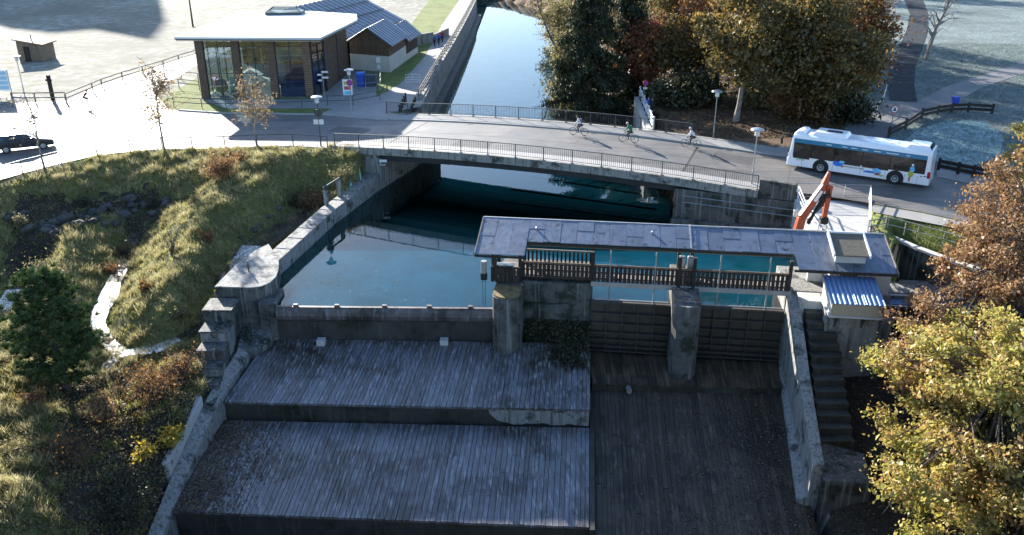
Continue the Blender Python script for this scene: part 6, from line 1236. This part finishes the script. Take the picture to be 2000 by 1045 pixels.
# pine on the left bank
b = at(140, 785, -2.3); rng = np.random.RandomState(71); PN = thing('pine_tree', 'dense dark green pine on the left bank', 'tree', b)
hh = 7.6; lean = Vector((-0.55, 0.3, 0)); MB().tube([b, b + lean * 0.4 + Vector((0, 0, hh * 0.45)), b + lean + Vector((0, 0, hh))], [0.16, 0.11, 0.03], 8).build('trunk', bark, PN)
mb = MB(); P = []
for k in range(170):
    f = rng.uniform(0.18, 0.99); a_ = rng.uniform(0, 6.283); l_ = 2.75 * (1 - ((f - 0.45) / 0.62) ** 2 * (1 if f > 0.45 else 0.6)) * rng.uniform(0.7, 1.05); l_ = max(l_, 0.3)
    if f < 0.38: l_ *= 0.75 if math.cos(a_) > -0.3 else 0.9
    q = b + lean * f + Vector((0, 0, f * hh)); e = q + Vector((math.cos(a_) * l_, math.sin(a_) * l_, l_ * 0.32)); mb.tube([q, e], [0.035, 0.008], 4, False)
    for t in rng.uniform(0.3, 1.05, int(3 + 7 * l_ / 2.7)):
        c = np.array(q.lerp(e, t)) + rng.normal(size=3) * 0.16; nn = 40; d = rng.normal(size=(nn, 3)); d[:, 2] = np.abs(d[:, 2]) + 0.4; d /= np.linalg.norm(d, axis=1)[:, None]; P.append(np.concatenate([c + d * 0.02, c + d * rng.uniform(0.2, 0.34, (nn, 1))], 1))
mb.build('branches', bark, PN); P = np.concatenate(P); a_, e_ = P[:, :3] - np.array(b), P[:, 3:] - np.array(b); w = np.cross(e_ - a_, rng.normal(size=a_.shape)); w *= 0.02 / np.linalg.norm(w, axis=1)[:, None]
V = np.stack([a_ - w, a_ + w, e_ + w * 0.4, e_ - w * 0.4], 1).reshape(-1, 3); c = link('crown', npmesh('crown', V, np.arange(len(V)).reshape(-1, 4), lm_pine), PN); c['kind'] = 'stuff'
# shrubs and bushes
def shrub(label, px, py, z, rr, hh, m, seed, n=1800, size=0.13, stems=14, name='shrub'):
    rng = np.random.RandomState(seed); b = at(px, py, z); b.z = float(ground_z(np.array([b.x]), np.array([b.y]))[0]) - 0.05; o = thing(name, label, 'shrub', b, 0, 'shrubs on the left bank'); mb = MB(); ends = []
    for k in range(stems):
        a = rng.uniform(0, 6.283); q = rr * rng.uniform(0.3, 1); e = Vector((math.cos(a) * q, math.sin(a) * q, hh * rng.uniform(0.55, 1))); mid = e * 0.5 + Vector((0, 0, 0.15 * hh)); mb.tube([(0, 0, 0), mid, e], [0.025, 0.016, 0.005], 4, False); ends.append(e)
        for _ in range(5): q1 = mid.lerp(e, rng.uniform(0.1, 1)); w = q1 + Vector(rng.normal(size=3)) * rr * 0.28; w.z = max(w.z, 0.05); mb.tube([q1, w], [0.01, 0.004], 3, False); ends.append(w)
    mb.build('stems', bark, o, local=True); E_ = np.array([tuple(e) for e in ends]); P = E_[rng.choice(len(E_), n)] * rng.uniform(0.6, 1.05, (n, 1)) + rng.normal(size=(n, 3)) * rr * 0.16; P[:, 2] = np.abs(P[:, 2])
    c = link('foliage', leaf_mesh('foliage', P, size, m, rng), o); c['kind'] = 'stuff'; return o
shrub('round orange shrub on the slope below the fence', 432, 345, 2.7, 1.25, 2.0, lm_orange, 81, 3400)
shrub('brown bramble bush beside the sluice frame on the wall', 612, 372, 1.6, 1.3, 1.3, lm_brown, 82, 1700, 0.11)
shrub('bramble bush under left end of the bridge', 672, 348, 2.0, 1.2, 1.1, lm_olive, 83, 1500, 0.11)
shrub('bramble bush on slope above the pool wall', 575, 365, 1.8, 1.2, 1.1, lm_ivy, 84, 1600, 0.11)
shrub('olive bush with bare twigs left of the first mound', 95, 545, 0.8, 1.7, 1.9, lm_olive, 85, 3000, 0.11, 22)
shrub('sparse bare bush on the grassy mound right of the stream', 335, 490, 1.1, 0.9, 2.0, lm_olive, 86, 180, 0.08, 16)
shrub('russet thicket right of the pine', 300, 770, -2.1, 1.8, 1.6, lm_brown, 87, 2200, 0.1, 34)
shrub('orange leaved shrub between pine and russet thicket', 205, 830, -2.5, 0.8, 1.7, lm_orange, 88, 1100, 0.16)
shrub('bright yellow leaved shrub near the retaining wall', 335, 858, -3.0, 0.85, 1.1, lm_yellow, 89, 650, 0.17)
shrub('low yellow bush in front of the bright yellow shrub', 285, 890, -3.3, 0.7, 0.8, lm_yellow, 90, 380, 0.15)
shrub('dark bramble patch at lower left near wing wall', 230, 985, -3.8, 1.9, 0.9, lm_ivy, 91, 2400, 0.11, 26)
shrub('dark bramble patch below the pine', 130, 900, -2.2, 1.8, 1.0, lm_brown, 92, 1900, 0.1, 26)
shrub('twiggy russet bush beside the lowest step blocks', 360, 735, -1.9, 1.2, 1.4, lm_brown, 93, 900, 0.09, 30)
shrub('pale leaved plant on wall edge by the side channel', 445, 535, -0.4, 0.35, 1.5, lm_olive, 94, 260, 0.13, 6)
shrub('yellow weeds beside upper step blocks', 420, 575, -0.6, 0.6, 0.8, lm_yellow, 95, 300, 0.11, 10)
shrub('weedy plants along the step blocks', 390, 665, -1.4, 0.7, 0.9, lm_olive, 96, 500, 0.1, 12)
shrub('pale yellow sapling at left above the boulders', 40, 430, 1.6, 0.6, 1.1, lm_olive, 97, 260, 0.14, 8)
shrub('dark weeds at head of the bright stream', 235, 440, 1.4, 0.8, 1.0, lm_ivy, 98, 700, 0.1, 16)
for k, (px, py, z, rr, hh_, m_, lab) in enumerate(((470, 322, 2.8, 0.7, 0.7, lm_brown, 'small brown shrub right of the round orange one'), (530, 330, 2.7, 0.8, 0.6, lm_olive, 'low olive bush on slope below bridge end'), (385, 400, 1.8, 0.7, 0.7, lm_olive, 'low pale bush on the shadowed slope in middle of the bank'), (285, 565, -0.2, 0.5, 0.6, lm_brown, 'brown tuft of weeds at right edge of the bright stream'), (405, 465, 1.2, 0.6, 0.7, lm_brown, 'withered bush on the mound facing the pool wall'), (345, 600, -0.3, 0.7, 0.6, lm_olive, 'olive bush at foot of the mound above stream junction'), (25, 690, -1.0, 0.9, 0.9, lm_olive, 'olive bush at left edge beside the pine'), (70, 800, -1.4, 0.8, 0.6, lm_brown, 'withered bush left of the pine foot'), (30, 880, -1.0, 0.9, 0.5, lm_olive, 'low straw bush in lower left grass'), (200, 465, 1.5, 0.8, 0.5, lm_brown, 'brown weeds on top of the left mound'), (160, 380, 2.0, 0.9, 0.6, lm_ivy, 'dark ivy bush above the boulders'), (290, 385, 1.4, 0.9, 0.6, lm_ivy, 'dark ivy bush at right end of the boulders'))): shrub(lab, px, py, z, rr, hh_, m_, 130 + k, 700, 0.1, 14)
# moss and weeds at the foot of the abutment block
rng = np.random.RandomState(5); NM = 16000; uu = 0.75 + 4.3 * rng.beta(1.5, 0.9, NM); vv = -0.15 - np.abs(rng.normal(size=NM)) * (0.35 + 0.42 * (uu - 0.75))
P = np.stack([uu, vv, np.where(vv > -1.2, -1.25 + vv * 0.75, -2.17 + 0.187 * (vv + 1.2)) + rng.uniform(-0.04, 0.22, NM)], 1); P = P[np.sin(uu * 2.1) * 0.5 + np.sin(vv * 2.7 + uu) * 0.6 + rng.normal(size=NM) * 0.5 > -vv * 0.45 - 1.0]
W_ = np.array([gate(*p) for p in P]); mo = link('moss_plants', leaf_mesh('moss_plants', W_, 0.13, lm_ivy, rng)); tag(mo, 'dark mossy weeds heaped against the foot of abutment block', 'weeds', None, 'stuff')
# boulders
BL = []
for k in range(5):
    bm = bmesh.new(); bmesh.ops.create_icosphere(bm, subdivisions=2, radius=1); R = random.Random(100 + k)
    for v in bm.verts: n_ = math.sin(v.co.x * 3 + k) * 0.12 + math.sin(v.co.y * 4 + k * 2) * 0.1; v.co *= 0.85 + n_ + R.uniform(-0.06, 0.06); v.co.z *= 0.65
    me = bpy.data.meshes.new('boulder'); bm.to_mesh(me); bm.free(); me.materials.append(stone); BL.append(me)
BW = thing('boulder_bank', 'bank of dark boulders below the road edge at left', 'boulders', at(200, 420, 0.6)); R = random.Random(55)
def boulders(parent, pts, r0, r1):
    off = wloc(parent)
    for x, y in pts:
        q = at(x, y, 0.9); q.z = float(ground_z(np.array([q.x]), np.array([q.y]))[0]) + 0.05; q = at(x, y, q.z); q.z = float(ground_z(np.array([q.x]), np.array([q.y]))[0]) + 0.05
        o = link('boulder', R.choice(BL), parent); o.location = q - off; s = R.uniform(r0, r1); o.scale = (s, s * R.uniform(0.7, 1.2), s * R.uniform(0.8, 1.1)); o.rotation_euler = (R.uniform(-.4, .4), R.uniform(-.4, .4), R.uniform(0, 6))
boulders(BW, [(R.uniform(60, 340), R.uniform(372, 425)) for _ in range(46)] + [(R.uniform(10, 110), R.uniform(430, 500)) for _ in range(14)], 0.28, 0.62)
CBo = thing('channel_stones', 'stones in the side channel behind the pool wall', 'boulders', at(520, 460, 0)); boulders(CBo, [(498, 462), (510, 470), (548, 448), (570, 432), (475, 500), (462, 520), (525, 440), (430, 590), (410, 612), (580, 418), (540, 462)], 0.2, 0.45)
SBo = thing('stream_stones', 'few small stones in the bright stream', 'boulders', at(220, 560, -1)); boulders(SBo, [(245, 505), (238, 535), (215, 575), (200, 625), (258, 470), (250, 455)], 0.12, 0.24)
# grass, fallen leaves
def tufts(name, label, X, Y, h0, h1, m, rng, blades=6, spread=0.12, w=0.011):
    Z = ground_z(X, Y); n = len(X); B = np.repeat(np.stack([X, Y, Z - 0.03], 1), blades, 0); k = len(B)
    B[:, :2] += rng.normal(size=(k, 2)) * spread; hgt_ = rng.uniform(h0, h1, k); a = rng.uniform(0, 6.283, k); wv_ = np.stack([np.cos(a), np.sin(a), np.zeros(k)], 1) * w * (1 + 3 * hgt_)[:, None]
    T = B + np.stack([rng.normal(size=k) * 0.45 * hgt_, rng.normal(size=k) * 0.45 * hgt_ - 0.25 * hgt_, hgt_], 1)
    V = np.stack([B - wv_, B + wv_, T], 1).reshape(-1, 3); o = link(name, npmesh(name, V, np.arange(3 * k).reshape(k, 3), m)); return tag(o, label, 'grass', None, 'stuff')
lm_grass = leafmat('grass_blade', [(0.08, 0.10, 0.02), (0.20, 0.21, 0.045), (0.40, 0.37, 0.11), (0.58, 0.54, 0.30)], trans=0.58)
rng = np.random.RandomState(8); N = 140000; X = np.concatenate([rng.uniform(-58, -11, 110000), rng.uniform(-34, -17, 30000)]); Y = np.concatenate([rng.uniform(20, 77, 110000), rng.uniform(24, 45, 30000)])
hol = inpoly(X, Y, HOLLOW) | inpoly(X, Y, DARKB)
cl = rough(X * 2.2, Y * 2.2) + rough(X * 5 + 9, Y * 5) + rng.normal(size=N) * 0.35; inl = inpoly(X, Y, LEFT_ZONE) & (np.abs(X / Y) < 0.82)
k = inl & (cl > np.where(hol, 1.0, -0.35)); tufts('bank_grass', 'uneven green and straw coloured grass covering the left bank', X[k], Y[k], 0.06, 0.26, lm_grass, rng)
k = inl & ~hol & (cl > 1.15); tufts('tall_grass', 'taller pale straw clumps in the grass of the left bank', X[k], Y[k], 0.25, 0.6, leafmat('straw_blade', [(0.16, 0.14, 0.05), (0.36, 0.31, 0.14), (0.55, 0.50, 0.32)], trans=0.5), rng, 8, 0.1, 0.009)
k = inl & (cl < -0.2) & (rng.uniform(size=N) < np.where(hol, 0.9, 0.45)); Z = ground_z(X, Y); P = np.stack([X, Y, Z], 1)[k]; P = np.repeat(P, 3, 0) + rng.normal(size=(3 * len(P), 3)) * np.array([0.14, 0.14, 0.05]) + np.array([0, 0, 0.08])
tag(link('ground_weeds', leaf_mesh('ground_weeds', P, 0.12, leafmat('weed_leaf', [(0.03, 0.03, 0.012), (0.09, 0.075, 0.025), (0.17, 0.12, 0.05), (0.30, 0.26, 0.14)], trans=0.3), rng)), 'dark low weeds and withered leaves between grass on the left bank', 'weeds', None, 'stuff')
lm_short = leafmat('lawn_blade', [(0.09, 0.12, 0.02), (0.17, 0.20, 0.04), (0.28, 0.29, 0.09)], trans=0.5)
X = rng.uniform(22, 45, 26000); Y = rng.uniform(50, 64, 26000); k = inpoly(X, Y, RIGHT_ZONE) & (ground_z(X, Y) > 2.4); tufts('verge_grass', 'green grass on the strip right of the platform', X[k], Y[k], 0.06, 0.2, lm_short, rng)
lm_frost = leafmat('frosted_blade', [(0.07, 0.10, 0.075), (0.18, 0.22, 0.20), (0.40, 0.44, 0.43)], trans=0.3)
X = rng.uniform(30, 75, 60000); Y = rng.uniform(66, 130, 60000); k = (region(X, Y) == 2) & (X / Y < 0.64)
SR = [atxy(*p, G) for p in ((1660, 258), (1733, 195), (1791, 197), (1850, 168), (2000, 120), (2080, 98), (2080, 118), (2000, 143), (1913, 173), (1856, 209), (1806, 221), (1733, 263), (1700, 318), (1640, 300))]
UP = [atxy(*p, G) for p in ((1738, 197), (1742, 140), (1765, 80), (1776, 30), (1772, -30), (1812, -30), (1808, 40), (1800, 90), (1786, 140), (1790, 200))]
RD = [atxy(*p, G) for p in ((1400, 400), (2100, 490), (2100, 380), (1830, 325), (1400, 290))]
k &= ~inpoly(X, Y, SR) & ~inpoly(X, Y, UP) & ~inpoly(X, Y, RD); tufts('frosted_grass', 'frosted grass of the shaded meadow at right', X[k], Y[k], 0.08, 0.25, lm_frost, rng)
def litter(name, label, P, size, m, rng):
    n = len(P); a = rng.uniform(0, 6.283, n); s = size * rng.uniform(0.6, 1.3, n); A = np.stack([np.cos(a), np.sin(a), rng.normal(size=n) * 0.25], 1) * s[:, None]; B = np.stack([-np.sin(a), np.cos(a), rng.normal(size=n) * 0.25], 1) * s[:, None] * 0.6
    V = np.stack([P - A, P + B, P + A, P - B], 1).reshape(-1, 3); return tag(link(name, npmesh(name, V, np.arange(4 * n).reshape(n, 4), m)), label, 'leaves', None, 'stuff')
def on_apron(A, n, rng, fu, fv=lambda r, n: r.uniform(0, 1, n)):
    u, v = fu(rng, n), fv(rng, n); tl, tr_, bl_, br_ = [np.array(A[q]) for q in ('tl', 'tr', 'bl', 'br')]
    p = (tl[None] * (1 - u[:, None]) + tr_[None] * u[:, None]) * (1 - v[:, None]) + (bl_[None] * (1 - u[:, None]) + br_[None] * u[:, None]) * v[:, None]
    return np.concatenate([p, (A['zt'] + (A['zb'] - A['zt']) * v + 0.035)[:, None]], 1)
lm_dead = leafmat('dead_leaf', [(0.03, 0.018, 0.01), (0.075, 0.042, 0.023), (0.14, 0.085, 0.045), (0.30, 0.22, 0.11)], trans=0.1)
litter('fallen_leaves', 'dead leaves scattered over the dark chute', on_apron(S2, 5200, rng, lambda r, n: r.beta(2.2, 1.1, n)), 0.055, lm_dead, rng)
litter('fallen_leaves', 'dead leaves drifted along left side of the lower apron', on_apron(A2, 4200, rng, lambda r, n: np.abs(r.normal(size=n)) * 0.085), 0.06, lm_dead, rng)
litter('fallen_leaves', 'sparse leaves on the upper apron and gate sill', np.concatenate([on_apron(A1, 160, rng, lambda r, n: r.uniform(0, 1, n)), on_apron(S1, 120, rng, lambda r, n: r.uniform(0, 1, n))]), 0.05, lm_dead, rng)
X = rng.uniform(13.5, 40, 30000); Y = rng.uniform(77, 100, 30000); k = region(X, Y) == 3; k &= (X - 14) > 0; Z = ground_z(X, Y); litter('leaf_litter', 'brown fallen leaves covering the ground under the wood', np.stack([X, Y, Z + 0.04], 1)[k], 0.11, lm_dead, rng)
X = rng.uniform(16.5, 30, 9000); Y = rng.uniform(28, 47, 9000); k = inpoly(X, Y, RIGHT_ZONE); Z = ground_z(X, Y); litter('leaf_litter', 'dead leaves on the dark right bank below the stairs', np.stack([X, Y, Z + 0.04], 1)[k], 0.07, lm_dead, rng)
X = rng.uniform(-28, -16, 9000); Y = rng.uniform(28, 46, 9000); k = inpoly(X, Y, DARKB); Z = ground_z(X, Y); litter('leaf_litter', 'dead leaves on the shaded lower left bank', np.stack([X, Y, Z + 0.05], 1)[k], 0.07, lm_dead, rng)
X = rng.uniform(-14, 4, 500); Y = rng.uniform(49.6, 62, 500); k = inpoly(X, Y, [(-14.5, 50), (4, 50), (4, 56), (-13, 62)]); litter('floating_leaves', 'small leaves floating on the pool', np.stack([X, Y, np.full(500, 0.012)], 1)[k], 0.05, lm_olive, rng)
